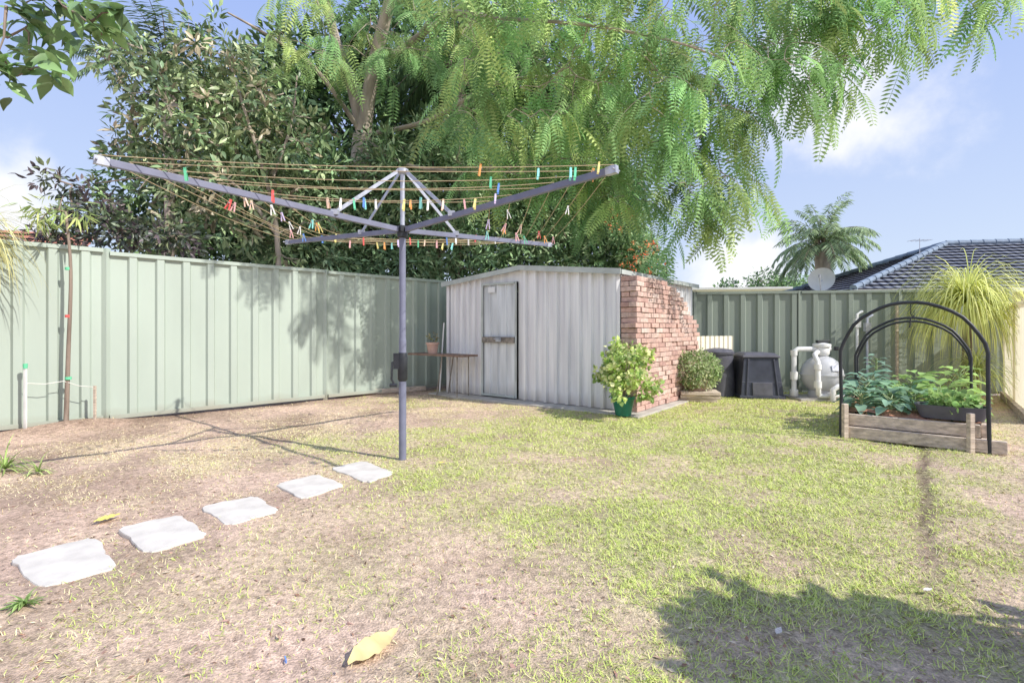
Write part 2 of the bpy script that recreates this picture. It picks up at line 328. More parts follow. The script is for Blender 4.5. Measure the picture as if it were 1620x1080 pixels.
desc = ['nearest and largest square pale stepping stone, by the weeds at left', 'second stepping stone from the camera, clean square pale concrete', 'middle stepping stone of the five, between two larger and two smaller ones', 'fourth stepping stone from the camera, small pale concrete square', 'farthest stepping stone, closest to the clothesline pole']
for si, st in enumerate(STW):
    pts = []
    for i in range(4):
        a = Vector((*st[i], 0)); b_ = Vector((*st[(i+1) % 4], 0)); L_ = (b_-a).length; nn = Vector((-(b_-a).y, (b_-a).x, 0)).normalized(); ph = random.uniform(0, 6)
        for k in range(12):
            p = a.lerp(b_, k/12)+nn*(random.uniform(-.005, .005)+.006*math.sin(ph+k*.9))
            if k == 0: p = p+(Vector((np.mean([q_[0] for q_ in st]), np.mean([q_[1] for q_ in st]), 0))-a)*.10
            pts.append(p)
    c = sum(pts, Vector())/len(pts); mb = MB(); n = len(pts)
    z0 = float(np.max(gz(np.array([p.x for p in pts]+[c.x]), np.array([p.y for p in pts]+[c.y]))))-.004
    rings = [(1.0, -.05), (1.0, .003), (.985, .008), (.5, .009)]
    vs = [c+(p-c)*r_+Vector((0, 0, z0+z_)) for r_, z_ in rings for p in pts]+[c+Vector((0, 0, z0+.009))]
    fs = [(i*n+k, i*n+(k+1) % n, (i+1)*n+(k+1) % n, (i+1)*n+k) for i in range(3) for k in range(n)]+[(3*n+k, 3*n+(k+1) % n, 4*n) for k in range(n)]
    mb.add(vs, fs); tag(mb.build('stepping_stone', M['concrete'], loc=tuple(c+Vector((0, 0, z0)))), desc[si], 'stepping stone', 'stepping stones leading to the clothesline')

# ------------------------------------------------------------ fences
def ribbed(mb, a, b, z0, z1f, period, flat, sl, depth, nrm_):
    a = np.array(a, float); b = np.array(b, float); L_ = np.linalg.norm(b-a); u = (b-a)/L_; nn = np.array(nrm_, float)
    prof = []; s_ = 0
    while s_ < L_:
        for ds, h_ in ((0, 0), (flat, 0), (flat+sl, depth), (period-sl, depth)):
            if s_+ds < L_: prof.append((s_+ds, h_))
        s_ += period
    prof.append((L_, 0)); vs = []
    for s_, h_ in prof:
        p = a+u*s_+nn*h_; z1 = z1f(s_) if callable(z1f) else z1f
        vs += [(p[0], p[1], z0), (p[0], p[1], z1)]
    mb.add(vs, [(2*i, 2*i+2, 2*i+3, 2*i+1) for i in range(len(prof)-1)])
def fence(name, label, posts, hs_, mat, nn, z0=.03, post=.055, period=.28, depth=.034):
    c = np.mean(posts, 0); root = thing(name, label, 'fence', (c[0], c[1], 0))
    for i in range(len(posts)-1):
        a = np.array(posts[i]); b_ = np.array(posts[i+1]); u = (b_-a)/np.linalg.norm(b_-a); h_ = hs_[i]
        mb = MB(); ribbed(mb, a+u*.03, b_-u*.03, z0, h_-.02, period, period*.6, .02, depth, nn); mb.build('panel', mat, root)
        for zc, hh, nm in ((h_-.022, .045, 'top_rail'), (z0+.03, .05, 'bottom_rail')):
            mb = MB(); off = np.array(nn)*.014
            mb.beam((*(a+u*.031+off), zc), (*(b_-u*.031+off), zc), .06, hh); mb.build(nm, mat, root)
    for i, p in enumerate(posts):
        h_ = max(hs_[max(i-1, 0)], hs_[min(i, len(hs_)-1)]); mb = MB(); mb.beam((p[0], p[1], -.1), (p[0], p[1], h_+.004), post, .066); mb.build('post', mat, root)
    return root
LF = lambda t: (-5.4+.7*t, 5.4+.714*t)
fence('steel_fence', 'pale green ribbed steel fence along the left side of the yard', [LF(-4.5), LF(-1.8), LF(.885), LF(3.576), LF(6.1), LF(8.4)], [2.04, 2.04, 2.01, 2.0, 1.98], M['fence_pale'], (.714, -.70))
fence('steel_fence', 'section of green steel fence hidden behind the white shed', [(.55, 11.32), (1.9, 10.26), (3.22, 9.21)], [1.78, 1.78], M['fence_dark'], (-.62, -.785))
BFp = [(3.28, 9.2), (5.0, 8.917), (6.55, 8.66), (8.14, 8.39)]
fence('steel_fence', 'darker green ribbed steel fence across the back right, behind the compost bins', BFp, [1.76, 1.76, 1.76], M['fence_dark'], (-.163, -.986))
fence('steel_fence', 'low cream ribbed steel fence at the right edge', [(8.02, 8.30), (7.1, 7.2), (6.05, 5.88)], [1.46, 1.46], M['cream_glow'], (-.78, .62), period=.2)
mb = MB(); mb.beam((7.85, 8.2, .04), (5.95, 5.9, .04), .05, .12); tag(mb.build('timber_edging', M['timber'], loc=(7, 7, 0)), 'grey timber edging board at the foot of the cream fence', 'edging')

# ------------------------------------------------------------ shed
def S(u, v, z): p = SO+U*u+Vv*v; return (p[0], p[1], z)
shed = thing('garden_shed', 'white ribbed steel garden shed with a low gable and grey door', 'shed', S(SW/2, SD/2, 0))
zt = lambda s_: 1.84+.15*(1-abs(s_-SW/2)/(SW/2))
n_f = -Vv; z0 = .035
mb = MB()
ribbed(mb, S(0, 0, 0)[:2], S(.78, 0, 0)[:2], z0, lambda s_: zt(s_), .13, .075, .012, .045, n_f)
ribbed(mb, S(1.49, 0, 0)[:2], S(SW, 0, 0)[:2], z0, lambda s_: zt(s_+1.49), .185, .11, .014, .055, n_f)
mb.add([S(.78, 0, 1.82), S(1.49, 0, 1.82), S(1.49, 0, zt(1.49)), S(.78, 0, zt(.78))], [(0, 1, 2, 3)])
mb.build('front_wall', M['shed'], shed)
mb = MB(); ribbed(mb, S(SW, 0, 0)[:2], S(SW, SD, 0)[:2], z0, 1.84, .21, .15, .014, .02, U); mb.build('side_wall', M['shed'], shed)
mb = MB(); ribbed(mb, S(0, 0, 0)[:2], S(0, SD, 0)[:2], z0, 1.84, .21, .15, .014, .02, -U); mb.build('side_wall', M['shed'], shed)
mb = MB(); ribbed(mb, S(0, SD, 0)[:2], S(SW, SD, 0)[:2], z0, 1.84, .21, .15, .014, .02, Vv); mb.build('back_wall', M['shed'], shed)
for sd in (0, 1):
    mb = MB(); N_ = 14; e = -.07 if sd == 0 else SW+.07; r_ = SW/2
    for k in range(N_):
        v0 = -.08+(SD+.16)*k/N_; v1 = -.08+(SD+.16)*(k+1)/N_; f0 = v0+(v1-v0)*.75
        ze = 1.845; zr = 2.01
        for va, vb, h0, h1 in ((v0, f0, 0, 0), (f0, f0+.02, 0, .03), (f0+.02, v1-.02, .03, .03), (v1-.02, v1, .03, 0)):
            mb.add([S(e, va, ze+h0), S(e, vb, ze+h1), S(r_, vb, zr+h1), S(r_, va, zr+h0)], [(0, 1, 2, 3)])
    mb.build('roof', M['shed'], shed)
mb = MB()
mb.beam(S(-.08, -.1, 1.845), S(SW/2, -.1, 2.012), .012, .075); mb.beam(S(SW/2, -.103, 2.012), S(SW+.08, -.103, 1.845), .012, .075); mb.build('barge_trim', M['shed_trim'], shed)
mb = MB(); mb.beam(S(SW+.085, -.09, 1.84), S(SW+.085, SD+.08, 1.84), .02, .06); mb.build('gutter_trim', M['shed_trim'], shed)
for u_ in (0.0, SW):
    mb = MB(); mb.beam(S(u_, -.02, .03), S(u_, -.02, 1.82), .05, .06); mb.build('corner_post', M['shed'], shed)
mb = MB(); ribbed(mb, S(.80, -.022, 0)[:2], S(1.47, -.022, 0)[:2], .06, 1.80, .165, .12, .012, .022, n_f); door = mb.build('door', M['shed_door'], shed)
mb = MB()
for u_ in (.795, 1.475): mb.beam(S(u_, -.05, .05), S(u_, -.05, 1.81), .028, .04)
mb.beam(S(.81, -.05, 1.80), S(1.46, -.05, 1.80), .036, .03); mb.beam(S(.81, -.05, .065), S(1.46, -.05, .065), .036, .03); mb.build('door_frame', M['shed_trim'], door)
mb = MB(); mb.beam(S(.812, -.062, .93), S(1.458, -.062, .93), .025, .09); mb.build('door_rail', M['rust'], door, bevel=.004)
mb = MB(); mb.box(S(1.16, -.085, .93), (.10, .02, .06), Matrix.Rotation(-.67, 3, 'Z')); mb.tube([S(1.11, -.09, .945), S(1.11, -.13, .945), S(1.21, -.13, .945), S(1.21, -.09, .945)], .007, 6); mb.build('handle', M['galv'], door)
mb = MB(); mb.box(S(1.0, -.06, 1.71), (.14, .004, .09), Matrix.Rotation(-.67, 3, 'Z')); mb.build('note', M['white'], door)
mb = MB(); c = S(SW/2+.12, SD/2-.1, .004); mb.box(c, (SW+.60, SD+.42, .05), Matrix.Rotation(math.atan2(-.62, .785), 3, 'Z')); tag(mb.build('concrete_slab', M['slab'], loc=(c[0], c[1], 0), bevel=.01), 'grey concrete slab under the shed and brick stack', 'slab', kind='structure')

bm_ = MB(); bm_.box((0, 0, 0), (.228, .112, .062))
proto = None; cnt = 0; ang = math.atan2(.785, .62); ncs = 26; zb = .032
def place_brick(u_, v_, z_, extra=0):
    global proto, cnt
    if proto is None:
        proto = bm_.build('brick', M['brick'], loc=(0, 0, 0), bevel=.005); o = proto
    else:
        o = proto.copy(); C.objects.link(o)
    o.location = S(u_, v_, z_); o.rotation_euler = (random.uniform(-.02, .02), random.uniform(-.015, .015), ang+extra+random.uniform(-.05, .05))
    tag(o, 'loose clay brick in the tall dry stack against the shed side', 'brick', 'loose bricks stacked against the shed'); cnt += 1
for k in range(ncs):
    z_ = zb+.033+k*.0675
    vmax = 2.62-random.uniform(0, .06) if k < 14 else 2.62-(k-13)*.10-random.uniform(0, .1)
    if k > 22: vmax = min(vmax, 1.7-(k-23)*.3)
    v0 = .09+random.uniform(-.015, .015); v_ = v0
    if k % 2:
        place_brick(SW+.155, v0-.05, z_, math.pi/2); v_ = v0+.13
    else: place_brick(SW+.1, v0, z_)
    while v_ < vmax:
        place_brick(SW+.216+random.uniform(-.014, .014), v_+random.uniform(-.003, .003), z_); v_ += .2385
print('bricks', cnt)

# ------------------------------------------------------------ clothesline
PB = Vector((-.919, 4.30, 0)); zp = float(gz(PB.x, PB.y))
line = thing('rotary_clothesline', 'blue grey rotary clothesline with four arms and crank post', 'clothesline', (PB.x, PB.y, zp))
mb = MB(); mb.tube([(PB.x, PB.y, -.1), (PB.x, PB.y, 1.0)], .031, 20); mb.tube([(PB.x, PB.y, 1.0), (PB.x, PB.y, 1.03), (PB.x, PB.y, 1.90)], [.031, .027, .027], 20); mb.build('pole', M['line_paint'], line, smooth=True)
mb = MB(); mb.tube([(PB.x, PB.y, 1.9), (PB.x, PB.y, 2.42)], .019, 14); mb.build('inner_shaft', M['galv'], line, smooth=True)
mb = MB(); mb.lathe([(.034, 0), (.045, .01), (.045, .05), (.034, .06)], (PB.x, PB.y, 1.86), 18); mb.box((PB.x, PB.y, 1.935), (.09, .09, .05), Matrix.Rotation(.78, 3, 'Z')); mb.build('hub', M['black'], line, smooth=True)
mb = MB(); mb.lathe([(.02, 0), (.05, .015), (.05, .04), (.022, .055)], (PB.x, PB.y, 2.395), 18); mb.build('top_collar', M['galv'], line, smooth=True)
mb = MB(); mb.lathe([(.031, 0), (.041, .02), (.043, .20), (.034, .24)], (PB.x, PB.y, .66), 16); mb.box((PB.x-.045, PB.y-.01, .83), (.05, .05, .13)); ch = mb.build('crank_housing', M['black'], line, smooth=True)
mb = MB(); mb.tube([(PB.x-.055, PB.y-.02, .83), (PB.x-.08, PB.y-.03, .82), (PB.x-.085, PB.y-.03, .68), (PB.x-.06, PB.y-.03, .63)], .009, 8); mb.tube([(PB.x-.10, PB.y-.03, .63), (PB.x-.04, PB.y-.03, .63)], .015, 10); mb.build('crank_handle', M['black'], ch, smooth=True)
TIPS = [Vector((-2.31, 2.857, 2.04)), Vector((.604, 3.03, 2.04)), Vector((.42, 5.74, 2.04)), Vector((-2.44, 5.57, 2.04))]
HB = Vector((PB.x, PB.y, 1.925))
for T in TIPS:
    d = (T-HB).normalized(); mb = MB(); mb.beam(HB+d*.05, T, .03, .042); a = mb.build('arm', M['line_paint'], line, bevel=.003)
    mb = MB(); y_ = Vector((-d.y, d.x, 0)).normalized()
    mb.beam(T-d*.05, T+d*.02, .038, .047); mb.tube([T+d*.01-y_*.045, T+d*.01+y_*.045], .006, 8); mb.build('end_bracket', M['galv'], a)
    q_ = HB.lerp(T, .3)+Vector((0, 0, .02)); mb = MB(); mb.beam(Vector((PB.x, PB.y, 2.415))+d*.04, q_, .006, .028); mb.box(q_, (.05, .05, .04)); mb.build('brace', M['galv'], line)
fr = [1.0, .93, .86, .78, .70, .60, .50]; wires = []
for li, f_ in enumerate(fr):
    mb = MB()
    for k in range(4):
        a = HB.lerp(TIPS[k], f_)+Vector((0, 0, .03)); b_ = HB.lerp(TIPS[(k+1) % 4], f_)+Vector((0, 0, .03)); sag = .015+.05*random.random()
        pts = [a.lerp(b_, t/12)-Vector((0, 0, sag*4*(t/12)*(1-t/12))) for t in range(13)]; mb.tube(pts, .0024, 5)
        for t in range(1, 96):
            u_ = t/96; wires.append((a.lerp(b_, u_)-Vector((0, 0, sag*4*u_*(1-u_))), (b_-a).normalized(), li, k))
    mb.build('clothes_wire', M['wire'], line, smooth=True)
pegs = [(295, 269, 'green'), (363, 322, 'red'), (371, 328, 'pink'), (385, 322, 'peach'), (430, 308, 'red'), (428, 332, 'white'), (458, 358, 'white'), (461, 368, 'pink'), (503, 356, 'orange'), (511, 352, 'yellow'), (511, 378, 'blue'), (473, 366, 'white'), (560, 322, 'green'), (576, 320, 'blue'), (580, 330, 'teal'), (573, 382, 'red'), (600, 400, 'yellow'), (610, 402, 'orange'), (651, 335, 'orange'), (650, 380, 'red'), (661, 384, 'green'), (671, 383, 'peach'), (707, 362, 'blue'), (752, 325, 'yellow'), (762, 268, 'orange'), (778, 292, 'green'), (790, 294, 'blue'), (785, 312, 'lilac'), (755, 371, 'red'), (773, 371, 'teal'), (800, 360, 'pink'), (804, 367, 'orange'), (820, 376, 'pink'), (845, 383, 'yellow'), (852, 370, 'red'), (858, 376, 'orange'), (864, 384, 'green'), (855, 279, 'teal'), (904, 272, 'teal'), (913, 270, 'green'), (941, 272, 'orange'), (947, 269, 'yellow'), (740, 382, 'white'), (690, 385, 'pink'), (482, 372, 'blue'), (395, 330, 'peach'), (640, 352, 'yellow'), (873, 380, 'pink'),
        (540, 345, 'white'), (620, 392, 'teal'), (720, 375, 'white'), (786, 380, 'white'), (835, 379, 'green'), (495, 345, 'teal'), (700, 395, 'yellow'), (555, 390, 'pink'), (445, 345, 'lilac'), (520, 330, 'peach'), (590, 345, 'white'), (680, 350, 'white'), (735, 345, 'pink'), (765, 352, 'lilac'), (815, 340, 'white'), (668, 320, 'teal'), (700, 330, 'peach'), (630, 384, 'lilac'), (530, 375, 'yellow'), (715, 388, 'teal'), (830, 365, 'peach'), (895, 330, 'white')]
wp = np.array([[*w_[0]] for w_ in wires]); wpx = 810+F*wp[:, 0]/wp[:, 1]; wpy = 520-F*(wp[:, 2]-.012-H)/wp[:, 1]
used = []; plist = []
for px, py, cn in pegs:
    dd = np.hypot(wpx-px, (wpy-py))+rng.uniform(0, 4, len(wp))
    for u_ in used: dd += 100*(np.linalg.norm(wp-u_, axis=1) < .022)
    i = int(np.argmin(dd)); used.append(wp[i]); plist.append((wpx[i], cn, i))
plist.sort(); counts = {}
ORD = ['leftmost', 'second', 'third', 'fourth', 'fifth', 'sixth', 'seventh', 'eighth', 'ninth', 'tenth', 'eleventh', 'twelfth']
pegmesh = {}
for px, cn, i in plist:
    if cn not in pegmesh:
        mb = MB()
        for sg in (-1, 1):
            mb.beam((0, sg*.003, .012), (0, sg*.013, -.058), .011, .0055); mb.beam((0, sg*.0035, .024), (0, sg*.002, .008), .011, .006)
        mb.cur = 1; mb.tube([(-.008, 0, -.005), (.008, 0, -.005)], .0055, 8)
        o = mb.build('clothes_peg', [M['peg_'+cn], M['galv']]); pegmesh[cn] = o.data
    else:
        o = bpy.data.objects.new('clothes_peg', pegmesh[cn]); C.objects.link(o)
    o.location = wires[i][0]; dv = wires[i][1]; o.rotation_euler = (random.uniform(-.35, .35), random.uniform(-.15, .15), math.atan2(dv.y, dv.x)+random.uniform(-.25, .25)); s_ = random.uniform(.85, 1.05); o.scale = (1.2*s_, 1.15*s_, .95*s_)
    k = counts.get(cn, 0); counts[cn] = k+1
    tag(o, ORD[k]+' '+cn+' clothes peg'+('' if k == 0 else ' from the left')+' on the clothesline', 'clothes peg', 'plastic pegs on the clothesline')
o = bpy.data.objects.new('clothes_peg', pegmesh['blue']); C.objects.link(o); gx, gy = G(452, 1046); o.location = (gx, gy, float(gz(gx, gy))+.012); o.rotation_euler = (1.5, .3, .6); o.scale = (.35, .5, .35)
tag(o, 'small blue broken peg piece lying on the soil in the foreground', 'clothes peg', 'plastic pegs on the clothesline')

# ------------------------------------------------------------ foliage helpers
def blob_points(blobs, n, shell=.55):
    vol = np.array([b[3]*b[4]*b[5] for b in blobs])**.8; k = rng.choice(len(blobs), n, p=vol/vol.sum()); B = np.array(blobs, float)[k]
    dv = nrm(rng.normal(0, 1, (n, 3))); r_ = shell+(1-shell)*rng.random(n)**.6; r_ = np.where(rng.random(n) < .25, rng.random(n)**.5, r_)
    return B[:, :3]+dv*r_[:, None]*B[:, 3:6], dv
def foliage(blobs, nclump, per, spread, tpl, size, pal, droop=.2, width=1., shell=.55, up=.5, bright=(.65, 1.35)):
    c, dv = blob_points(blobs, nclump, shell); n = nclump*per; cb = np.repeat(c, per, 0)
    rv = nrm(rng.normal(0, 1, (n, 3))); pos = cb+rv*np.abs(rng.normal(0, spread, (n, 1)))
    dr = nrm(np.repeat(dv, per, 0)*.5+rv*.9+np.array([0, 0, -droop])); nb = rng.normal(0, .5, (n, 3))+np.array([0, 0, up])+np.repeat(dv, per, 0)*.4
    ln = rng.uniform(size[0], size[1], n); pal = np.array(pal); ci = pal[rng.integers(0, len(pal), nclump)]*rng.uniform(bright[0], bright[1], (nclump, 1)); col = np.repeat(ci, per, 0)*rng.uniform(.75, 1.25, (n, 1))
    V, Fa = scatter(tpl[0], tpl[1], pos, frames(dr, nb), np.stack([ln, ln*width, ln], -1))
    return (V, Fa, repcol(col, len(tpl[0]))), c
def catmull(pts, k=5):
    pts = [Vector(p) for p in pts]; P_ = [pts[0]]+pts+[pts[-1]]; out = []
    for i in range(1, len(P_)-2):
        a, b_, c, d = P_[i-1:i+3]
        for j in range(k):
            t = j/k; out.append(.5*((2*b_)+(c-a)*t+(2*a-5*b_+4*c-d)*t*t+(3*b_-a-3*c+d)*t**3))
    out.append(pts[-1]); return out
def limb(mb, pts, r0, r1, n=8, k=5):
    q_ = catmull(pts, k); m_ = len(q_); mb.tube(q_, [r0+(r1-r0)*(i/(m_-1))**.8 for i in range(m_)], n)
    return q_
def branches_to(mb, samples, targets, r0=.012, jit=.15, maxr=.03):
    S_ = [Vector(p) for p in samples]; T_ = [Vector(t) for t in targets]
    A = np.array([[*p] for p in S_]); T_.sort(key=lambda t: float(np.min(((A-np.array(t))**2).sum(1))))
    for t in T_:
        A = np.array([[*p] for p in S_]); i = int(np.argmin(((A-np.array(t))**2).sum(1))); a = S_[i]; L_ = (t-a).length
        m1 = a.lerp(t, .35)+Vector((random.gauss(0, jit), random.gauss(0, jit), random.gauss(.05, jit)))*min(L_, 1)*.6; m2 = a.lerp(t, .7)+Vector((random.gauss(0, jit), random.gauss(0, jit), random.gauss(.05, jit)))*min(L_, 1)*.6
        r_ = min(maxr, r0*(1+.8*L_)); mb.tube([a, m1, m2, t], [r_, r_*.8, r_*.6, r_*.35], 5, False); S_ += [m1, m2, t]
def tree(name, label, cat, base, trunks, blobs, leafargs, group=None, nb=30, bark='bark', leafm='leaf', br=.012):
    root = thing(name, label, cat, (base[0], base[1], 0), group); mb = MB(); samp = []
    for pts, r0, r1 in trunks: samp += limb(mb, pts, r0, r1)
    parts = []; cs = []
    for la in leafargs:
        p, c = foliage(blobs, **la); parts.append(p); cs.append(c)
    tg = cs[0][rng.choice(len(cs[0]), min(nb, len(cs[0])), replace=False)]; branches_to(mb, samp, [tuple(t) for t in tg], br)
    mb.build('trunk', M[bark], root, smooth=True); V, Fa, c = join(parts); npmesh('crown', V, Fa, M[leafm], c, root)
    return root
def bl(px, py, Y, rx, ry=None, rz=None):
    p = P(px, py, Y); return (*p, rx, ry or rx, rz or rx)

# ---- jacaranda: long fronds of separate pinnae
def frond_tpl(np_=11):
    V = []; Fq = []
    def rach(x): return np.array([x, 0, -.24*x*x])
    for i in range(np_):
        x = .10+.90*i/(np_-1); pr = math.sin(math.pi*(.22+.66*i/(np_-1)))**.7; l = .215*pr; w_ = .028
        for sg in (-1, 1):
            b0 = rach(x); dd = np.array([.34, sg*.94, -.10]); dd /= np.linalg.norm(dd); sd_ = np.array([.94, -sg*.34, 0])
            t = b0+dd*l+np.array([0, 0, -.2*l]); m_ = b0+dd*l*.5; k = len(V)
            V += [b0, m_+sd_*w_, t, m_-sd_*w_]; Fq.append((k, k+1, k+2, k+3))
    for i in range(4):
        a = rach(i/4); b_ = rach((i+1)/4); k = len(V); V += [a+[0, -.005, 0], b_+[0, -.005, 0], b_+[0, .005, 0], a+[0, .005, 0]]; Fq.append((k, k+1, k+2, k+3))
    return np.array(V), np.array(Fq)
FR = frond_tpl()
jac = thing('jacaranda_tree', 'large feathery jacaranda tree behind the fence, its sprays hanging over the yard', 'tree', (-2.9, 10.9, 0))
mb = MB(); fork = P(575, 215, 10.9); samp = []
samp += limb(mb, [(-2.9, 10.9, -.1), (-3.0, 10.9, 2.4), P(572, 300, 10.9), fork], .30, .22, 12)
limbs = [([fork, P(590, 110, 10.7), P(612, 20, 10.3), P(640, -90, 10)], .17, .10), ([fork, P(555, 130, 10.9), P(530, 60, 10.7), P(500, -60, 10.4)], .15, .08),
         ([P(590, 110, 10.7), P(660, 60, 10.0), P(750, 0, 9.2), P(880, -50, 8.4), P(1060, -60, 7.8), P(1260, -50, 7.5), P(1420, -30, 7.2), P(1570, -25, 7)], .08, .012),
         ([fork, P(680, 190, 10.2), P(790, 130, 9.6), P(930, 120, 8.9), P(1060, 110, 8.4), P(1150, 150, 8)], .06, .010),
         ([P(660, 60, 10.), P(700, 20, 9), P(800, 30, 7.6), P(930, 40, 6.8), P(1080, 70, 6.6), P(1180, 110, 6.8)], .045, .008),
         ([P(750, 0, 9.2), P(700, -120, 7.4), P(800, -180, 6.2), P(950, -170, 5.8)], .05, .012),
         ([fork, P(500, 110, 10.2), P(430, 60, 9.8), P(360, 20, 9.4)], .06, .015), ([fork, P(640, 260, 10.2), P(760, 270, 9.6), P(880, 250, 9.2), P(980, 270, 9)], .05, .010)]
for a in limbs: samp += limb(mb, *a)
regs = [(710, 1010, -60, 210, 6.8, 10, 160), (1010, 1200, -60, 170, 6.4, 8.6, 88), (1030, 1190, 170, 290, 6.6, 8.4, 32), (1200, 1350, -60, 30, 6.6, 8, 34), (1200, 1300, 30, 130, 6.6, 8, 16), (1350, 1450, -60, 50, 6.6, 7.4, 18), (1520, 1600, -70, 0, 6.8, 7.2, 10),
        (1085, 1160, 290, 350, 7, 8, 9), (440, 760, -60, 110, 8.6, 11, 70), (720, 880, 220, 300, 8.2, 10, 24), (880, 1030, 220, 320, 8.4, 10, 34), (1290, 1350, 60, 120, 6.8, 7.4, 7), (620, 1000, -240, -70, 5.4, 7.2, 56)]
fp = []; fd = []; fn = []; fl = []; fc = []; tg = []
for x0, x1, y0, y1, Ya, Yb, n in regs:
    for _ in range(n):
        p = Vector(P(random.uniform(x0, x1), random.uniform(y0, y1), random.uniform(Ya, Yb))); tg.append(tuple(p))
        a_ = random.uniform(-.9, .9); dv = Vector((math.cos(a_)*(.8 if random.random() < .7 else -.6), math.sin(a_)-.25, random.uniform(-.4, .2))); L_ = random.uniform(.35, .8); nfr = random.randint(5, 7); pts = [p]
        tone = random.uniform(.5, 1.35); yel = random.random()**1.6
        v = dv.normalized()
        for k in range(nfr):
            v = (v+Vector((0, 0, -.2))).normalized(); q_ = pts[-1]+v*L_/nfr; pts.append(q_)
            sd_ = v.cross(Vector((0, 0, 1))).normalized()*(1 if k % 2 else -1)
            dd = v*.5+sd_*random.uniform(.3, .9)+Vector((random.gauss(0, .3), random.gauss(0, .3), random.uniform(-1.2, -.1)))
            fp.append(q_[:]); fd.append(dd[:]); fn.append((random.gauss(.3, .5)+sd_.x*.3, random.gauss(0, .5)-.8, .7)); fl.append(random.uniform(.36, .66))
            base = np.array([.27, .47, .20])*(1-yel)+np.array([.58, .70, .27])*yel; fc.append(base*tone*random.uniform(.75, 1.2))
        mb.tube(pts, [.006*(1-.8*i/nfr) for i in range(nfr+1)], 4, False)
branches_to(mb, samp, tg, .006, .12, .018)
mb.build('trunk', M['palebark'], jac, smooth=True)
V, Fa = scatter(FR[0], FR[1], np.array(fp), frames(np.array(fd), np.array(fn)), np.array(fl)); npmesh('crown', V, Fa, M['leaf'], repcol(np.array(fc), len(FR[0])), jac)
print('fronds', len(fp))

# ---- broadleaf tree at left
dk = [(.13, .21, .10), (.18, .28, .11), (.11, .18, .09), (.30, .38, .18), (.31, .27, .20)]
dkb = [(.19, .29, .14), (.26, .37, .16), (.15, .23, .12), (.40, .48, .26), (.42, .37, .26), (.32, .42, .22)]
tree('broadleaf_tree', 'dark broad-leaved tree with thin spreading stems behind the left fence', 'tree', (-3.95, 8.7),
     [([(-3.95, 8.7, -.1), P(440, 400, 8.7), P(425, 300, 8.6), P(395, 200, 8.5), P(360, 90, 8.5)], .06, .02), ([P(438, 370, 8.7), P(380, 300, 8.5), P(300, 240, 8.4), P(220, 170, 8.3), P(180, 110, 8.2)], .04, .012),
      ([P(432, 340, 8.7), P(340, 290, 8.8), P(250, 280, 8.5), P(150, 290, 8.3)], .03, .01), ([P(425, 300, 8.6), P(460, 200, 8.8), P(470, 120, 8.8)], .035, .012)],
     [bl(225, 105, 8.3, .75, .7, .55), bl(330, 90, 8.5, .75), bl(300, 200, 8.4, .95), bl(215, 215, 8.3, .6), bl(400, 160, 8.8, .9), bl(390, 280, 8.6, .85), bl(300, 310, 8.5, .7), bl(450, 250, 9.0, .9), bl(470, 360, 9.2, .8), bl(380, 370, 8.6, .5), bl(170, 95, 8.2, .35)],
     [dict(nclump=700, per=12, spread=.11, tpl=LOQ, size=(.09, .19), pal=dkb, droop=.1, shell=.3, bright=(.5, 1.5))], nb=90, leafm='gloss_leaf', bark='palebark')
tree('shrub', 'dark purplish glossy shrub poking over the left fence beside the young staked tree', 'shrub', (-5.9, 7.5),
     [([(-5.9, 7.5, 0), P(130, 420, 7.5), P(110, 300, 7.5)], .03, .01)],
     [bl(95, 290, 7.5, .28, .3, .25), bl(150, 330, 7.6, .35), bl(190, 365, 7.7, .45, .5, .3), bl(110, 365, 7.5, .35), bl(270, 375, 7.9, .5, .5, .28), bl(60, 385, 7.4, .25)],
     [dict(nclump=210, per=10, spread=.08, tpl=LOQ, size=(.08, .14), pal=[(.10, .12, .10), (.14, .11, .12), (.13, .18, .10), (.22, .26, .14)], droop=.1, shell=.2)], nb=30, leafm='gloss_leaf')
dk2 = [(.14, .23, .12), (.19, .30, .14), (.25, .38, .17), (.11, .18, .11)]
tree('evergreen_tree', 'tall dense dark evergreen tree filling the background behind the jacaranda trunk', 'tree', (-2.2, 14),
     [([(-2.2, 14, 0), (-2.2, 14, 4), (-2, 14, 8)], .3, .1), ([(-2.2, 14, 3), (0, 14, 5.5), (1.5, 13.8, 7)], .15, .05), ([(-2.2, 14, 3), (-4, 14, 5.5), (-5, 13.8, 7)], .15, .05)],
     [bl(470, 120, 13, 1.5, 1.3, 1.1), bl(640, 90, 13.5, 2.0, 1.3, 1.6), bl(800, 110, 13.5, 1.8, 1.3, 1.5), bl(930, 180, 13.2, 1.3, 1.2, 1.3), bl(560, 240, 13, 2.2, 1.4, 1.9), bl(760, 260, 13, 2.3, 1.4, 1.9), bl(920, 310, 13, 1.5, 1.2, 1.4), bl(430, 240, 13, 1.3, 1.2, 1.2)],
     [dict(nclump=2400, per=12, spread=.24, tpl=RH, size=(.16, .32), pal=dk2, width=.42, shell=.4, bright=(.5, 1.5))], nb=40, leafm='matt_leaf')
tree('evergreen_tree', 'bushy dark evergreen tree seen through the broad-leaved tree at left', 'tree', (-7, 13),
     [([(-7, 13, 0), (-7, 13, 3), (-6.6, 13, 5.5)], .15, .05)],
     [bl(260, 310, 12, 1.4, 1.2, 1.4), bl(370, 330, 12, 1.5, 1.2, 1.5), bl(350, 210, 12, 1.2, 1.2, 1.2), bl(440, 300, 12, 1.2, 1.1, 1.6), bl(330, 400, 12, 2.2, 1, .8)],
     [dict(nclump=1000, per=12, spread=.2, tpl=RH, size=(.14, .28), pal=dk2, width=.42, shell=.4, bright=(.5, 1.5))], nb=40, leafm='matt_leaf')
ol = [(.24, .37, .20), (.31, .46, .24), (.18, .29, .17), (.46, .58, .34)]
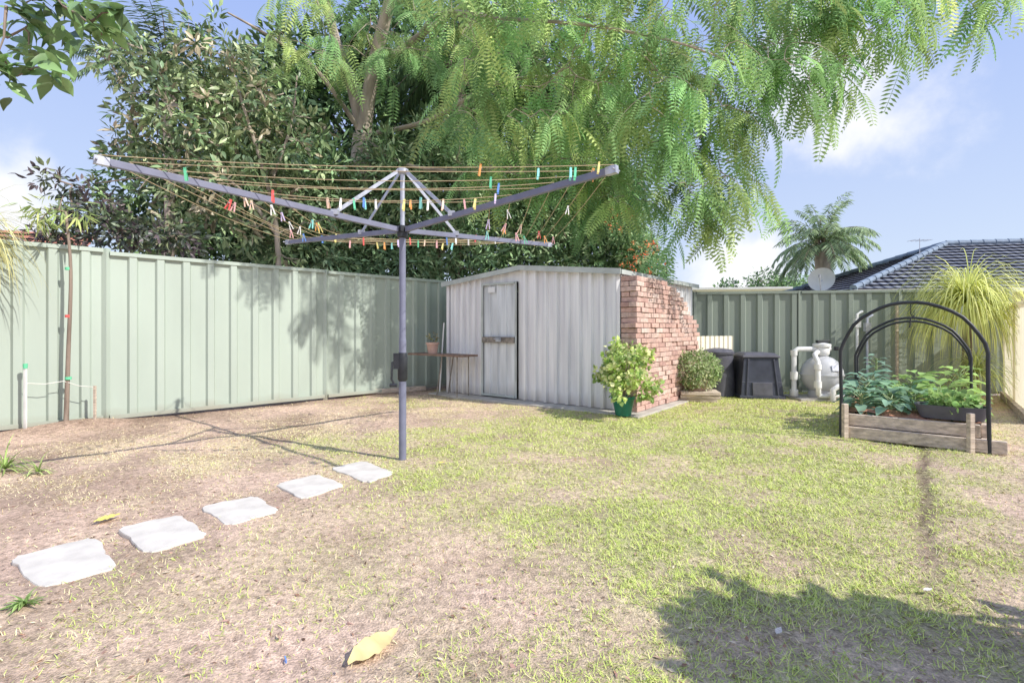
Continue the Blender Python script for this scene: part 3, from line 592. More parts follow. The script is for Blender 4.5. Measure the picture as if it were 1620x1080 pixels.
for i, (px, py, Y, r_, h_, lab) in enumerate([(500, 330, 10.0, .8, 1.35, 'narrow-leaved dark shrub behind the fence left of the clothesline pole'), (600, 330, 10.6, .95, 1.6, 'tall narrow-leaved shrub in front of the jacaranda trunk'), (690, 310, 11.0, 1.0, 1.8, 'tall narrow-leaved shrub behind the fence, just right of the clothesline pole'),
                                              (790, 330, 11.8, 1.0, 1.6, 'narrow-leaved shrub rising behind the left half of the shed roof'), (880, 320, 12.0, 1.1, 1.75, 'narrow-leaved shrub rising behind the shed roof ridge'), (965, 350, 12.0, .95, 1.35, 'narrow-leaved shrub behind the right end of the shed roof')]):
    c = P(px, py, Y)
    tree('oleander_shrub', lab, 'shrub', (c[0], c[1]), [([(c[0], c[1], 0), (c[0]+.1, c[1], c[2]*.6), (c[0]-.1, c[1], c[2]+h_*.6)], .05, .015), ([(c[0]+.1, c[1], .1), (c[0]+.5, c[1], c[2]*.6), (c[0]+.5, c[1]-.1, c[2]+h_*.5)], .04, .012)],
         [(c[0], c[1], c[2], r_, .8, h_), (c[0]-.3, c[1]-.2, c[2]-h_*.55, r_*.95, .7, h_*.6), (c[0]+.35, c[1]-.1, c[2]+h_*.35, r_*.6, .6, h_*.6), (c[0]+.2, c[1]-.2, c[2]-h_*.75, r_, .6, h_*.5)],
         [dict(nclump=480, per=14, spread=.15, tpl=RH, size=(.14, .25), pal=ol, width=.24, shell=.5, droop=.15, bright=(.5, 1.5))], group='narrow-leaved shrubs behind the fence', nb=25, leafm='matt_leaf')
root = tree('flowering_shrub', 'green shrub with red flowers beside the right end of the shed roof', 'shrub', (3.2, 11.2), [([(3.1, 11.2, 0), (3.0, 11.2, 1.6), (2.9, 11.2, 2.6)], .05, .02)],
     [bl(1010, 400, 11, .5, .5, .5), bl(985, 350, 11, .5, .5, .6), bl(1030, 425, 11, .4, .4, .3)], [dict(nclump=300, per=12, spread=.1, tpl=RH, size=(.07, .13), pal=ol, width=.4, shell=.4)], nb=20)
p, _ = foliage([bl(1018, 408, 10.5, .45, .3, .4), bl(975, 345, 10.4, .3, .3, .3)], 44, 7, .03, RH, (.04, .07), [(.90, .22, .12), (.90, .34, .18)], width=.6); npmesh('blossom', p[0], p[1], M['leaf'], p[2], root)

# ---- palms
def palm(name, label, base, crown_z, R_, nfr, col, trunk_r=.16, seed=0, leafl=.5, hang=.9, lw=.09, el0=0., el1=1.3):
    rs = random.Random(seed); root = thing(name, label, 'palm tree', (base[0], base[1], 0)); mb = MB()
    mb.tube([(base[0], base[1], -.1), (base[0]+.05, base[1], crown_z*.5), (base[0], base[1], crown_z)], [trunk_r*1.2, trunk_r, trunk_r*.95], 12)
    for k in range(14): a = k*2.4; zc = crown_z-.55+.05*k; mb.beam((base[0]+math.cos(a)*trunk_r*.6, base[1]+math.sin(a)*trunk_r*.6, zc-.15), (base[0]+math.cos(a)*trunk_r*1.7, base[1]+math.sin(a)*trunk_r*1.7, zc+.2), .12, .04)
    mb.build('trunk', M['palebark'], root, smooth=True)
    pos = []; dirs = []; nbs = []; ls = []; cs = []; rb = MB()
    for i in range(nfr):
        az = i*2.399+rs.uniform(-.2, .2); el = rs.uniform(el0, el1); L_ = R_*rs.uniform(.85, 1.15); v = Vector((math.cos(az)*math.cos(el), math.sin(az)*math.cos(el), math.sin(el))); p_ = Vector((base[0], base[1], crown_z)); pts = [p_.copy()]
        for k in range(16):
            v = (v+Vector((0, 0, -.105*hang))).normalized(); p_ = p_+v*L_/16; pts.append(p_.copy())
            if k < 2: continue
            sd_ = v.cross(Vector((0, 0, 1))).normalized()
            for sg in (-1, 1):
                for e in (0, .33, .66):
                    pos.append((p_+v*e*L_/16)[:]); dirs.append((sd_*sg*.9+v*.6+Vector((0, 0, rs.uniform(-.9, -.1)*hang)))[:]); nbs.append((rs.gauss(0, .4), rs.gauss(0, .4), 1)); ls.append(leafl*R_*.55*(1-.55*abs(k/15-.4))); cs.append(np.array(col)*rs.uniform(.6, 1.4))
        rb.tube(pts, [.022*(1-.85*j/16) for j in range(17)], 4, False)
    rb.build('frond_stems', M['bark'], root); n = len(pos); ls = np.array(ls)
    V, Fa = scatter(*RH, np.array(pos), frames(np.array(dirs), np.array(nbs)), np.stack([ls, ls*lw+.008, ls], -1)); npmesh('crown', V, Fa, M['leaf'], repcol(np.array(cs), 4), root)
palm('palm_tree', 'palm tree with drooping fronds standing beyond the back fence', (13.35, 22), 4.6, 2.15, 50, (.36, .46, .28), .32, 3, .44, 1.1, .10, .15, 1.5)
palm('palm_tree', 'dark palm with spiky fronds high up behind the jacaranda limbs', (-1.3, 12), 7.2, 2.0, 22, (.16, .24, .13), .12, 5)
palm('palm_tree', 'dark palm crown showing above the broad-leaved tree at upper left', (-7.4, 11), 6.5, 1.6, 18, (.18, .26, .15), .1, 8)

# ---- foreground overhanging branch top-left
root = thing('overhanging_tree', 'leafy branch with large dark leaves hanging into the top left corner', 'tree', (-4.6, 2.6, 0)); mb = MB()
samp = limb(mb, [(-4.6, 2.6, -.1), (-4.6, 2.6, 2), (-4.4, 2.7, 3.0), (-3.7, 2.9, 3.35)], .09, .03); tg = []
clp = [(20, 30), (60, 20), (110, 30), (150, 50), (20, 80), (35, 140), (60, 95), (105, 75), (5, 110), (170, 75), (135, 15), (60, 55), (85, 125), (185, 40)]
pos = []; dirs = []; nbs = []; ls = []; cs = []
for px, py in clp:
    p_ = Vector(P(px-10, py-20, random.uniform(2.8, 3.2))); tg.append(tuple(p_))
    for k in range(13):
        pos.append((p_+Vector((random.gauss(0, .05), random.gauss(0, .06), random.gauss(0, .04))))[:]); dirs.append((random.gauss(.1, .7), random.gauss(0, .7), random.uniform(-.8, .3))); nbs.append((random.gauss(0, .5), random.gauss(-.3, .5), .7)); ls.append(random.uniform(.09, .16)); cs.append(np.array((.14, .23, .09))*random.uniform(.5, 2.2))
branches_to(mb, samp, tg, .007, .1); mb.build('trunk', M['bark'], root, smooth=True); lf = leaf_tpl(5, .48, .3, .3, .015)
V, Fa = scatter(*lf, np.array(pos), frames(np.array(dirs), np.array(nbs)), np.array(ls)); npmesh('crown', V, Fa, M['gloss_leaf'], repcol(np.array(cs), len(lf[0])), root)

# ---- strap-leaved plants
def strap_plant(name, label, cat, base, zc, n, L_, w_, col, trunk=.03, spread=1., droopy=.35, seed=1, lean=(0, 0)):
    rs = random.Random(seed); root = thing(name, label, cat, (base[0], base[1], 0)); z0_ = float(gz(base[0], base[1]))
    if trunk: mb = MB(); mb.tube([(base[0], base[1], -.05), (base[0]+lean[0]*.5, base[1]+lean[1]*.5, zc*.5), (base[0]+lean[0], base[1]+lean[1], zc)], [trunk*1.8, trunk, trunk*.8], 10); mb.build('trunk', M['bark'], root, smooth=True)
    Vs = []; Fs = []; Cs = []
    for i in range(n):
        az = rs.uniform(0, 6.28); el = rs.uniform(.1, 1.35); v = Vector((math.cos(az)*math.cos(el)*spread, math.sin(az)*math.cos(el)*spread, math.sin(el))).normalized(); p_ = Vector((base[0]+lean[0], base[1]+lean[1], max(zc, z0_))); l = L_*rs.uniform(.6, 1.15); sd_ = Vector((-math.sin(az), math.cos(az), 0)); c = np.array(col)*rs.uniform(.55, 1.4); dp = droopy*rs.uniform(.6, 1.4)
        k0 = len(Vs); S_ = 8
        for k in range(S_+1):
            w2 = w_*(1-(k/S_)**2)*.5+.0008; Vs.append((p_-sd_*w2)[:]); Vs.append((p_+sd_*w2)[:]); Cs += [c, c]; v = (v+Vector((rs.gauss(0, .04), rs.gauss(0, .04), -dp*(.4+.12*k)))).normalized(); p_ = p_+v*l/S_
            if p_.z < z0_+.01: p_.z = z0_+.01
        Fs += [(k0+2*k, k0+2*k+1, k0+2*k+3, k0+2*k+2) for k in range(S_)]
    npmesh('leaves', np.array(Vs), np.array(Fs), M['leaf'], np.clip(np.array(Cs), 0, .85), root); return root
strap_plant('ponytail_palm', 'yellow-green strap-leaved palm with arching leaves behind the raised bed', 'plant', (6.8, 7.65), 1.48, 900, 1.3, .016, (.66, .70, .28), .06, seed=2, droopy=.5)
strap_plant('strappy_plant', 'low tuft of arching yellow leaves at the foot of the ponytail palm', 'plant', (6.7, 7.4), .45, 220, .75, .013, (.56, .62, .28), .03, seed=12, droopy=.4)
strap_plant('strappy_palm', 'yellowing strap-leaved plant poking in at the left edge above the fence', 'plant', (-5.35, 5.0), 1.98, 300, .85, .013, (.64, .62, .32), .05, seed=4, droopy=.5)
gx, gy = G(8, 745); strap_plant('grass_tuft', 'long green weed tuft at the left edge below the fence', 'weed', (gx, gy), .02, 46, .28, .010, (.38, .50, .18), 0, seed=5, droopy=.3)
gx, gy = G(38, 962); strap_plant('weed_tuft', 'small green weed beside the nearest stepping stone', 'weed', (gx, gy), .01, 34, .085, .012, (.34, .48, .18), 0, seed=6, droopy=.25)
gx, gy = G(60, 748); strap_plant('weed_clump', 'small weed clump in the soil right of the left-edge tuft', 'weed', (gx, gy), .01, 30, .16, .010, (.40, .50, .2), 0, seed=7, droopy=.3)

# ---- young staked tree, stakes
tb = (-4.93, 5.66); z0_ = float(gz(*tb)); root = thing('young_tree', 'thin young tree trunk tied with red and green tape, beside the left fence', 'tree', (tb[0], tb[1], z0_)); mb = MB()
q_ = limb(mb, [(tb[0], tb[1], z0_-.05), P(108, 560, 5.66), P(112, 430, 5.66), P(104, 335, 5.66)], .026, .012, 8); branches_to(mb, q_[-6:], [P(80, 330, 5.6), P(130, 345, 5.7), P(60, 352, 5.6), P(100, 310, 5.66)], .006, .05); mb.build('trunk', M['bark'], root, smooth=True)
for py, cn in ((425, 'green'), (500, 'red'), (598, 'green')):
    mb = MB(); c = P(108, py, 5.66); mb.lathe([(.03, -.015), (.031, .015)], c, 12); mb.build('tie', M['peg_'+cn], root)
p, _ = foliage([bl(95, 335, 5.66, .3, .25, .12), bl(60, 350, 5.6, .2, .2, .1)], 26, 6, .05, NARROW, (.1, .18), [(.45, .5, .2), (.32, .42, .16)], droop=.7); npmesh('crown', p[0], p[1], M['leaf'], p[2], root)
for (px, Y, yt, lab, m_) in ((40, 5.42, 578, 'white stake with green cap tape, left of the young tree', 'white'), (150, 5.78, 610, 'short pale stake right of the young tree', 'timber')):
    a = P(px, yt, Y); zz = float(gz(a[0], a[1])); root = thing('stake', lab, 'stake', (a[0], a[1], zz), 'stakes around the young tree'); mb = MB(); mb.beam((a[0], a[1], zz-.05), a, .024, .018); mb.build('post', M[m_], root)
    if px == 40: mb = MB(); mb.lathe([(.019, -.03), (.021, .02)], a, 10); mb.build('cap', M['peg_green'], root)
a = Vector(P(40, 606, 5.42)); b_ = Vector((tb[0], tb[1]-.03, a.z)); c = Vector(P(150, 612, 5.78)); mb = MB(); mb.tube([a, (a+b_)/2-Vector((0, 0, .02)), b_, (b_+c)/2-Vector((0, 0, .02)), c], .004, 5)
tag(mb.build('string', M['string'], loc=tuple(b_)), 'pale string tied between the two stakes and the young tree', 'string')

# ------------------------------------------------------------ table and pot
Rs = Matrix.Rotation(math.atan2(-.62, .785), 3, 'Z')
def T_(s_, o_, z_): p = np.array([-1.66, 8.83])+U*s_+n_f*o_; return (p[0], p[1], z_)
tbl = thing('bench_table', 'narrow brown timber table standing against the left end of the shed', 'table', T_(.65, 0, .03))
mb = MB(); mb.box(T_(.64, 0, .675), (1.28, .36, .03), Rs); mb.build('tabletop', M['dark_timber'], tbl, bevel=.004)
for s_ in (.78, 1.12):
    for o_ in (-.13, .13): mb = MB(); mb.tube([T_(s_-.12 if s_ < .9 else s_, o_, .02), T_(s_, o_, .66)], .009, 8); mb.build('leg', M['rust'], tbl)
c = T_(.42, 0, .692); pt = thing('flower_pot', 'pink terracotta pot with a wilted plant on the narrow table', 'pot', c)
mb = MB(); mb.lathe([(.075, 0), (.10, .15), (.115, .15), (.115, .18), (.10, .18), (.095, .15)], c, 20); mb.build('pot', M['terracotta'], pt, smooth=True)
p, _ = foliage([(c[0], c[1], c[2]+.24, .08, .08, .08)], 12, 4, .03, RH, (.04, .09), [(.35, .36, .2), (.5, .45, .3)], width=.35, droop=.0); npmesh('plant', p[0], p[1], M['leaf'], p[2], pt)
a = G(528, 628); b_ = G(672, 618); mb = MB(); mb.beam((*a, .05), (*b_, .05), .12, .08); tag(mb.build('timber_sleeper', M['timber'], loc=(a[0], a[1], 0), bevel=.008), 'grey timber sleeper lying on the soil along the left fence', 'sleeper')
mb = MB(); mb.tube([S(-.02, -.2, .05), S(.0, -.12, 1.2)], .012, 6); tag(mb.build('stick', M['white'], loc=S(0, -.2, 0)), 'thin white stick leaning at the left corner of the shed', 'stick')

# ------------------------------------------------------------ pots near shed
gx, gy = G(986, 660); pot = thing('potted_geranium', 'bushy lime green plant in a dark green pot at the shed corner', 'potted plant', (gx, gy, .03))
mb = MB(); mb.lathe([(.095, 0), (.135, .20), (.15, .205), (.152, .235), (.138, .237), (.13, .2)], (gx, gy, .03), 24); mb.build('pot', M['greenpot'], pot, smooth=True)
mb = MB(); st = []
for k in range(34):
    a_ = random.uniform(0, 6.28); r_ = .36*math.sqrt(random.uniform(.02, 1)); zt_ = random.uniform(.42, 1.0)-r_*.45; q_ = [(gx, gy, .22), (gx+math.cos(a_)*r_*.4, gy+math.sin(a_)*r_*.4, .22+(zt_-.22)*.55), (gx+math.cos(a_)*r_, gy+math.sin(a_)*r_, zt_)]; mb.tube(q_, [.009, .007, .004], 5, False); st.append(q_[2])
mb.build('stems', M['palebark'], pot)
p, _ = foliage([(*s_, .10, .10, .08) for s_ in st]+[(gx, gy-.05, .6, .27, .25, .25)], 400, 6, .035, ROUND, (.035, .065), [(.44, .58, .18), (.54, .64, .25), (.26, .38, .13), (.68, .70, .38)], droop=.2, shell=.4); npmesh('leaves', p[0], p[1], M['leaf'], p[2], pot)
gx, gy = G(1103, 634); bx = thing('planter_box', 'rough timber planter box with a rounded pale-leaved bush by the brick stack', 'potted plant', (gx, gy, 0))
mb = MB()
for k in range(3): mb.box((gx+random.uniform(-.02, .02), gy-.02*k, .03+.055*k), (.56, .42, .05), Matrix.Rotation(-.3+.05*k, 3, 'Z'))
mb.build('box', M['timber'], bx, bevel=.006)
mb = MB(); mb.lathe([(.13, 0), (.18, .14), (.17, .15)], (gx, gy+.02, .165), 16); mb.build('pot', M['terracotta'], bx, smooth=True)
p, _ = foliage([(gx-.02, gy, .47, .37, .33, .28)], 520, 9, .03, RH, (.03, .055), [(.45, .52, .30), (.60, .62, .42), (.24, .34, .15), (.34, .44, .2)], width=.6, shell=.8); npmesh('leaves', p[0], p[1], M['leaf'], p[2], bx)
mb = MB(); a = G(1056, 640); mb.beam((a[0], a[1], .0), (a[0]+.02, a[1]+.2, .62), .05, .09); tag(mb.build('timber_offcut', M['timber'], loc=(a[0], a[1], 0)), 'pale timber board leaning on the brick stack, left of the planter box', 'board')
mb = MB(); ribbed(mb, (2.95, 8.35), (3.75, 8.7), .04, .98, .1, .05, .015, .018, (.4, -.9)); tag(mb.build('corrugated_sheet', M['cream'], loc=(3.3, 8.5, 0)), 'cream corrugated sheet standing behind the compost bins beside the bricks', 'metal sheet')
gx, gy = 3.40, 8.55; cb = thing('compost_bin', 'round dark compost bin with domed lid, beside the cream sheet', 'compost bin', (gx, gy, 0), 'compost bins by the back fence')
pr = [(.31, 0), (.30, .1), (.305, .12), (.29, .3), (.295, .32), (.275, .52), (.28, .54), (.265, .68)]
mb = MB(); mb.lathe(pr, (gx, gy, 0), 28); mb.build('body', M['darkgrey'], cb, smooth=True)
mb = MB(); mb.lathe([(.285, 0), (.29, .04), (.25, .08), (.1, .10), (.02, .105)], (gx, gy, .68), 28); mb.build('lid', M['darkgrey'], cb, smooth=True)
gx, gy = 3.98, 8.38; cb = thing('compost_bin', 'square tapered black compost bin left of the pale filter tank', 'compost bin', (gx, gy, 0), 'compost bins by the back fence')
def taper(mb, c, w0, w1, z0_, z1_, R=None):
    vs = [(R @ Vector((sx*w/2, sy*w/2, z)) if R else Vector((sx*w/2, sy*w/2, z)))+Vector((c[0], c[1], 0)) for z, w in ((z0_, w0), (z1_, w1)) for sx, sy in ((-1, -1), (1, -1), (1, 1), (-1, 1))]
    mb.add(vs, [(3, 2, 1, 0), (4, 5, 6, 7), (0, 1, 5, 4), (1, 2, 6, 5), (2, 3, 7, 6), (3, 0, 4, 7)])
Rb = Matrix.Rotation(-.12, 3, 'Z'); mb = MB(); taper(mb, (gx, gy), .66, .52, 0, .64, Rb)
taper(mb, (gx, gy), .70, .69, 0, .05, Rb); taper(mb, (gx, gy), .615, .61, .24, .262, Rb)
for sg in (-1, 1):
    a = Vector((gx, gy, 0))+Rb @ Vector((sg*.24, -.335, .02)); b_ = Vector((gx, gy, 0))+Rb @ Vector((sg*.19, -.268, .62)); mb.beam(a, b_, .03, .02)
mb.build('body', M['bin'], cb, bevel=.012)
mb = MB(); taper(mb, (gx, gy), .58, .56, .64, .68, Rb); taper(mb, (gx, gy), .54, .44, .68, .715, Rb); mb.build('lid', M['darkgrey'], cb, bevel=.012)
mb = MB(); c = Vector((gx, gy, .15))+Rb @ Vector((0, -.325, 0)); mb.box(c, (.3, .02, .2), Rb @ Matrix.Rotation(-.1, 3, 'X')); mb.build('hatch', M['darkgrey'], cb, bevel=.006)

# ------------------------------------------------------------ pool filter
gx, gy = 4.90, 8.1; fl_ = thing('sand_filter', 'round pale grey filter tank with top valve and white pipes against the back fence', 'water filter', (gx, gy, 0))
prof = [(.16, 0), (.2, .02), (.19, .1)]+[(.30*math.cos(a_), .38+.30*math.sin(a_)) for a_ in np.linspace(-.95, 1.3, 14)]+[(.08, .70)]
mb = MB(); mb.lathe(prof, (gx, gy, 0), 32); mb.build('tank', M['tank'], fl_, smooth=True)
mb = MB(); mb.lathe([(.30, -.012), (.312, -.01), (.312, .015), (.30, .017)], (gx, gy, .38), 32); mb.build('seam_band', M['tank'], fl_, smooth=True)
mb = MB(); mb.lathe([(.09, 0), (.11, .03), (.11, .1), (.09, .13), (.13, .14), (.13, .18), (.04, .2)], (gx, gy, .68), 20); mb.tube([(gx-.2, gy, .78), (gx+.13, gy, .78)], .04, 12); vlv = mb.build('valve', M['white'], fl_, smooth=True)
mb = MB(); mb.box((gx+.02, gy, .90), (.26, .05, .045), Matrix.Rotation(.3, 3, 'Z')); mb.build('handle', M['black'], vlv, bevel=.01)
mb = MB(); mb.lathe([(.035, 0), (.04, .01), (.035, .06)], (gx+.2, gy-.05, .76), 12); mb.build('gauge', M['black'], vlv)
mb = MB(); mb.tube([(gx-.2, gy, .78), (gx-.38, gy, .78), (gx-.44, gy, .74), (gx-.44, gy, .06)], .038, 12); mb.tube([(gx-.44, gy, .3), (gx-.44, gy, .42)], .056, 12); mb.tube([(gx-.44, gy, .04), (gx-.44, gy, .14)], .062, 12); mb.tube([(gx-.44, gy, .68), (gx-.44, gy, .76)], .05, 12); mb.build('pipe', M['white'], fl_, smooth=True)
mb = MB(); mb.tube([(gx-.15, gy-.24, .06), (gx-.22, gy-.28, .10), (gx-.23, gy-.28, .6), (gx-.22, gy-.18, .70), (gx-.1, gy-.06, .74)], .037, 12); mb.tube([(gx-.23, gy-.28, .2), (gx-.23, gy-.28, .3)], .054, 12); mb.tube([(gx-.23, gy-.28, .48), (gx-.23, gy-.28, .56)], .052, 12); mb.build('pipe', M['white'], fl_, smooth=True)
mb = MB(); mb.tube([(gx-.22, gy-.28, .07), (gx+.3, gy-.30, .07), (gx+.42, gy-.1, .07)], .034, 12); mb.build('pipe', M['white'], fl_, smooth=True)
mb = MB(); mb.tube([(gx-.06, gy-.38, .0), (gx-.06, gy-.38, .18), (gx+.02, gy-.38, .23), (gx+.10, gy-.38, .23)], .04, 12); mb.build('pipe', M['white'], fl_, smooth=True)
mb = MB(); R_ = Matrix.Rotation(-.35, 3, 'X'); mb.box((gx+.05, gy-.285, .5), (.13, .006, .09), R_); mb.build('label_plate', M['galv'], fl_)
mb = MB(); mb.box((gx-.02, gy, -.0), (.95, .6, .06)); tag(mb.build('filter_slab', M['slab'], loc=(gx, gy, 0)), 'small concrete pad under the filter tank', 'slab', kind='structure')
for px, yt, lab in ((1356, 497, 'white riser pipe on the back fence left of the hoops'), (1372, 503, 'grey riser pipe next to the white riser pipe')):
    c = P(px, yt, 8.6); mb = MB(); mb.tube([(c[0], c[1], 0), (c[0], c[1], c[2]), (c[0]+.1, c[1]+.02, c[2]+.05)], .022, 10); mb.box((c[0], c[1], c[2]-.15), (.09, .07, .14)); tag(mb.build('riser_pipe', M['white' if px == 1356 else 'galv'], loc=(c[0], c[1], 0), smooth=True), lab, 'pipe')
c = P(1416, 482, 8.55); mb = MB(); mb.beam((c[0], c[1]-.04, 0), (c[0], c[1]-.04, c[2]), .035, .035); tag(mb.build('post', M['timber'], loc=(c[0], c[1], 0)), 'thin upright garden stake against the back fence between the hoops', 'stake')

# ------------------------------------------------------------ raised bed
def B(u, v, z): p = BO+U*u+Vv*v; return (p[0], p[1], z)
bed = thing('raised_garden_bed', 'low raised vegetable bed of stacked grey timber sleepers', 'garden bed', B(BW/2, BL/2, 0))
for k, z_ in ((0, .065), (1, .185)):
    for a, b_ in ((B(-.02, 0, z_), B(BW+(.12 if k == 0 else -.05), 0, z_)), (B(0, .03, z_), B(0, BL, z_)), (B(BW-.02, .03, z_), B(BW-.02, BL, z_)), (B(-.02, BL+.03, z_), B(BW, BL+.03, z_))):
        off = Vector((*(Vv*(.05*k)), 0)); mb = MB(); mb.beam(Vector(a)+off, Vector(b_)+off, .05, .115); mb.build('board', M['timber'], bed, bevel=.006)
for u_, v_ in ((.02, -.045), (BW-.12, -.045), (.0, BL*.5), (BW, BL*.5)):
    mb = MB(); mb.beam(B(u_, v_, -.05), B(u_, v_, .35), .045, .045); mb.build('corner_peg', M['timber'], bed, bevel=.004)
N_ = 26; vs = []
for i in range(N_):
    for j in range(N_):
        u_ = .03+(BW-.07)*i/(N_-1); v_ = .075+(BL-.09)*j/(N_-1); p = B(u_, v_, 0); vs.append((p[0], p[1], .225+.09*float(fbm(p[0], p[1], 6, 1, 3))+.03*min(1, (v_-.07)/.15)-.02))
mb = MB(); mb.add(vs, [(i*N_+j, (i+1)*N_+j, (i+1)*N_+j+1, i*N_+j+1) for i in range(N_-1) for j in range(N_-1)]); mb.build('mulch', M['coir'], bed, smooth=True)
for v_, zt_, hw, lab in ((-.02, 1.35, .55, 'front black hoop arching over the raised bed, the largest'), (.95, 1.22, .50, 'middle black hoop over the raised bed'), (1.6, 1.19, .53, 'rear black hoop over the raised bed, nearest the fence')):
    cu = BW/2-.01; pts = [B(cu-hw, v_, .0), B(cu-hw, v_, .4), B(cu-hw, v_, zt_-hw)]+[B(cu-hw*math.cos(a_), v_, zt_-hw+hw*math.sin(a_)) for a_ in np.linspace(.15, math.pi-.15, 18)]+[B(cu+hw, v_, zt_-hw), B(cu+hw, v_, .4), B(cu+hw, v_, 0)]
    pts = [(p[0]+.008*math.sin(i*1.7), p[1], p[2]) for i, p in enumerate(pts)]
    mb = MB(); mb.tube(pts, .016 if v_ < 0 else .013, 12); tag(mb.build('garden_hoop', M['black'], loc=B(cu, v_, 0), smooth=True), lab, 'hoop', 'black hoops over the raised bed')
mb = MB(); c = B(BW/2, -.02, 1.33); mb.tube([c, (c[0], c[1], c[2]-.09), (c[0]+.02, c[1], c[2]-.12), (c[0]+.03, c[1], c[2]-.10)], .004, 6); mb.tube([(c[0], c[1], c[2]-.12), (c[0]-.01, c[1], c[2]-.22)], .006, 6); tag(mb.build('hook', M['black'], loc=c), 'small dark hook hanging from the top of the front hoop', 'hook')
c = B(.84, .19, .26); tub = thing('plastic_tub', 'black plastic trough on the front right of the raised bed', 'tub', c); mb = MB()
n_ = 20; vs = []
for z_, sc_ in ((0, .85), (.10, 1.0), (.125, 1.04), (.125, .96), (.08, .93)):
    for k in range(n_): a_ = 2*math.pi*k/n_; vs.append(Vector((c[0], c[1], c[2]+z_))+Rs @ Vector((.27*sc_*math.copysign(abs(math.cos(a_))**.6, math.cos(a_)), .14*sc_*math.copysign(abs(math.sin(a_))**.6, math.sin(a_)), 0)))
mb.add(vs, [(i*n_+k, i*n_+(k+1) % n_, (i+1)*n_+(k+1) % n_, (i+1)*n_+k) for i in range(4) for k in range(n_)]+[tuple(range(n_-1, -1, -1)), tuple(4*n_+k for k in range(n_))]); mb.build('trough', M['darkgrey'], tub, smooth=True)
p, _ = foliage([(c[0], c[1], c[2]+.16, .22, .15, .08)], 60, 5, .03, ROUND, (.03, .06), [(.30, .46, .18), (.40, .54, .22)], droop=-.3); npmesh('foliage', p[0], p[1], M['leaf'], p[2], tub)
def veg(u_, v_, h_, nl, L_, col, lab, nm='vegetable_plant', tpl=BIG, z0_=.25):
    c = B(u_, v_, z0_); root = thing(nm, lab, 'vegetable plant', c, 'vegetables in the raised bed'); mb = MB(); mb.tube([c, (c[0]+.01, c[1], c[2]+h_)], [.014, .009], 6)
    pos = []; dr = []; ls = []; cs = []; nb = []
    for i in range(nl):
        f_ = i/nl; a_ = i*2.4+random.uniform(-.3, .3); zz = c[2]+h_*(.05+.95*f_); el = .05+.7*f_+random.uniform(-.2, .2); st_ = Vector((math.cos(a_)*math.cos(el), math.sin(a_)*math.cos(el), math.sin(el))); p0 = Vector((c[0], c[1], zz)); p1 = p0+st_*L_*.6; mb.tube([p0, p1], [.005, .004], 4, False)
        pos.append(p1[:]); dr.append((st_+Vector((0, 0, -.2)))[:]); nb.append((-st_.x*.5, -st_.y*.5, 1)); ls.append(L_*random.uniform(.7, 1.15)); cs.append(np.array(col)*random.uniform(.6, 1.35))
    mb.build('stalk', M['leafstalk'], root)
    V, Fa = scatter(tpl[0], tpl[1], np.array(pos), frames(np.array(dr), np.array(nb)), np.array(ls)); npmesh('leaves', V, Fa, M['leaf'], repcol(np.array(cs), len(tpl[0])), root)
bg = (.27, .42, .30); lg = (.33, .48, .17)
veg(.13, .28, .17, 20, .15, bg, 'blue-green leafy vegetable at the front left corner of the raised bed')
veg(.38, .26, .15, 18, .15, bg, 'blue-green leafy vegetable at the front middle of the raised bed')
veg(.56, .45, .18, 20, .16, (.29, .44, .27), 'leafy vegetable just left of the black trough')
veg(.14, .56, .22, 22, .17, bg, 'blue-green vegetable directly behind the front left one')
veg(.36, .58, .18, 20, .17, (.28, .44, .28), 'leafy vegetable in the second row, left of centre')
veg(.15, .90, .28, 24, .17, (.25, .39, .30), 'tall blue-green vegetable halfway along the left side of the bed')
veg(.48, .85, .20, 20, .18, (.27, .43, .25), 'leafy vegetable in the centre of the raised bed')
veg(.86, .52, .20, 20, .16, lg, 'bright green leafy vegetable behind the black trough')
veg(.78, .88, .22, 20, .18, lg, 'bright green vegetable right of centre in the raised bed')
veg(.2, 1.35, .50, 34, .11, (.26, .38, .30), 'tallest greyish feathery vegetable at the back left of the raised bed')
veg(.52, 1.2, .24, 20, .18, lg, 'bright green vegetable in the back middle of the raised bed')
veg(.95, 1.3, .38, 30, .16, (.40, .56, .20), 'tall lime green vegetable at the back right of the raised bed')
veg(.60, 1.55, .28, 20, .16, (.32, .48, .18), 'green vegetable in the rear row of the bed below the rear hoop')
veg(1.0, .34, .18, 14, .12, (.34, .50, .2), 'small green vegetable rising beside the right foot of the front hoop')

for k, (px, py, L_, a_, lab, c) in enumerate([(592, 1028, .215, .95, 'very large yellow fallen leaf in the bottom foreground', (.86, .70, .34)), (170, 822, .13, 1.0, 'curled yellow fallen leaf beside the second stepping stone', (.90, .74, .20)), (699, 735, .06, .4, 'small yellow fallen leaf right of the clothesline pole', (.88, .70, .18)), (375, 707, .06, .3, 'small tan fallen leaf on the dry lawn left of the pole', (.72, .56, .36)), (1232, 1012, .05, .8, 'small pale fallen leaf in the shaded lawn', (.8, .72, .62)), (1468, 940, .045, .2, 'tiny whitish leaf beside the dark furrow', (.8, .75, .7))]):
    gx, gy = G(px, py); tpl = leaf_tpl(12, .44, -.04, .16, .025); V, Fa = scatter(tpl[0]-np.array([.5, 0, 0]), tpl[1], np.array([[gx, gy, float(gz(gx, gy))+.022]]), frames(np.array([[math.cos(a_), math.sin(a_), .02]]), np.array([[.05, -.05, 1.]])), np.array([L_]))
    o = npmesh('fallen_leaf', V, Fa, M['litter'], np.tile(np.array(c), (len(V), 1))*rng.uniform(.8, 1.08, (len(V), 1)), loc=(gx, gy, 0)); o.data.polygons.foreach_set('use_smooth', [True]*len(o.data.polygons)); tag(o, lab, 'fallen leaf')

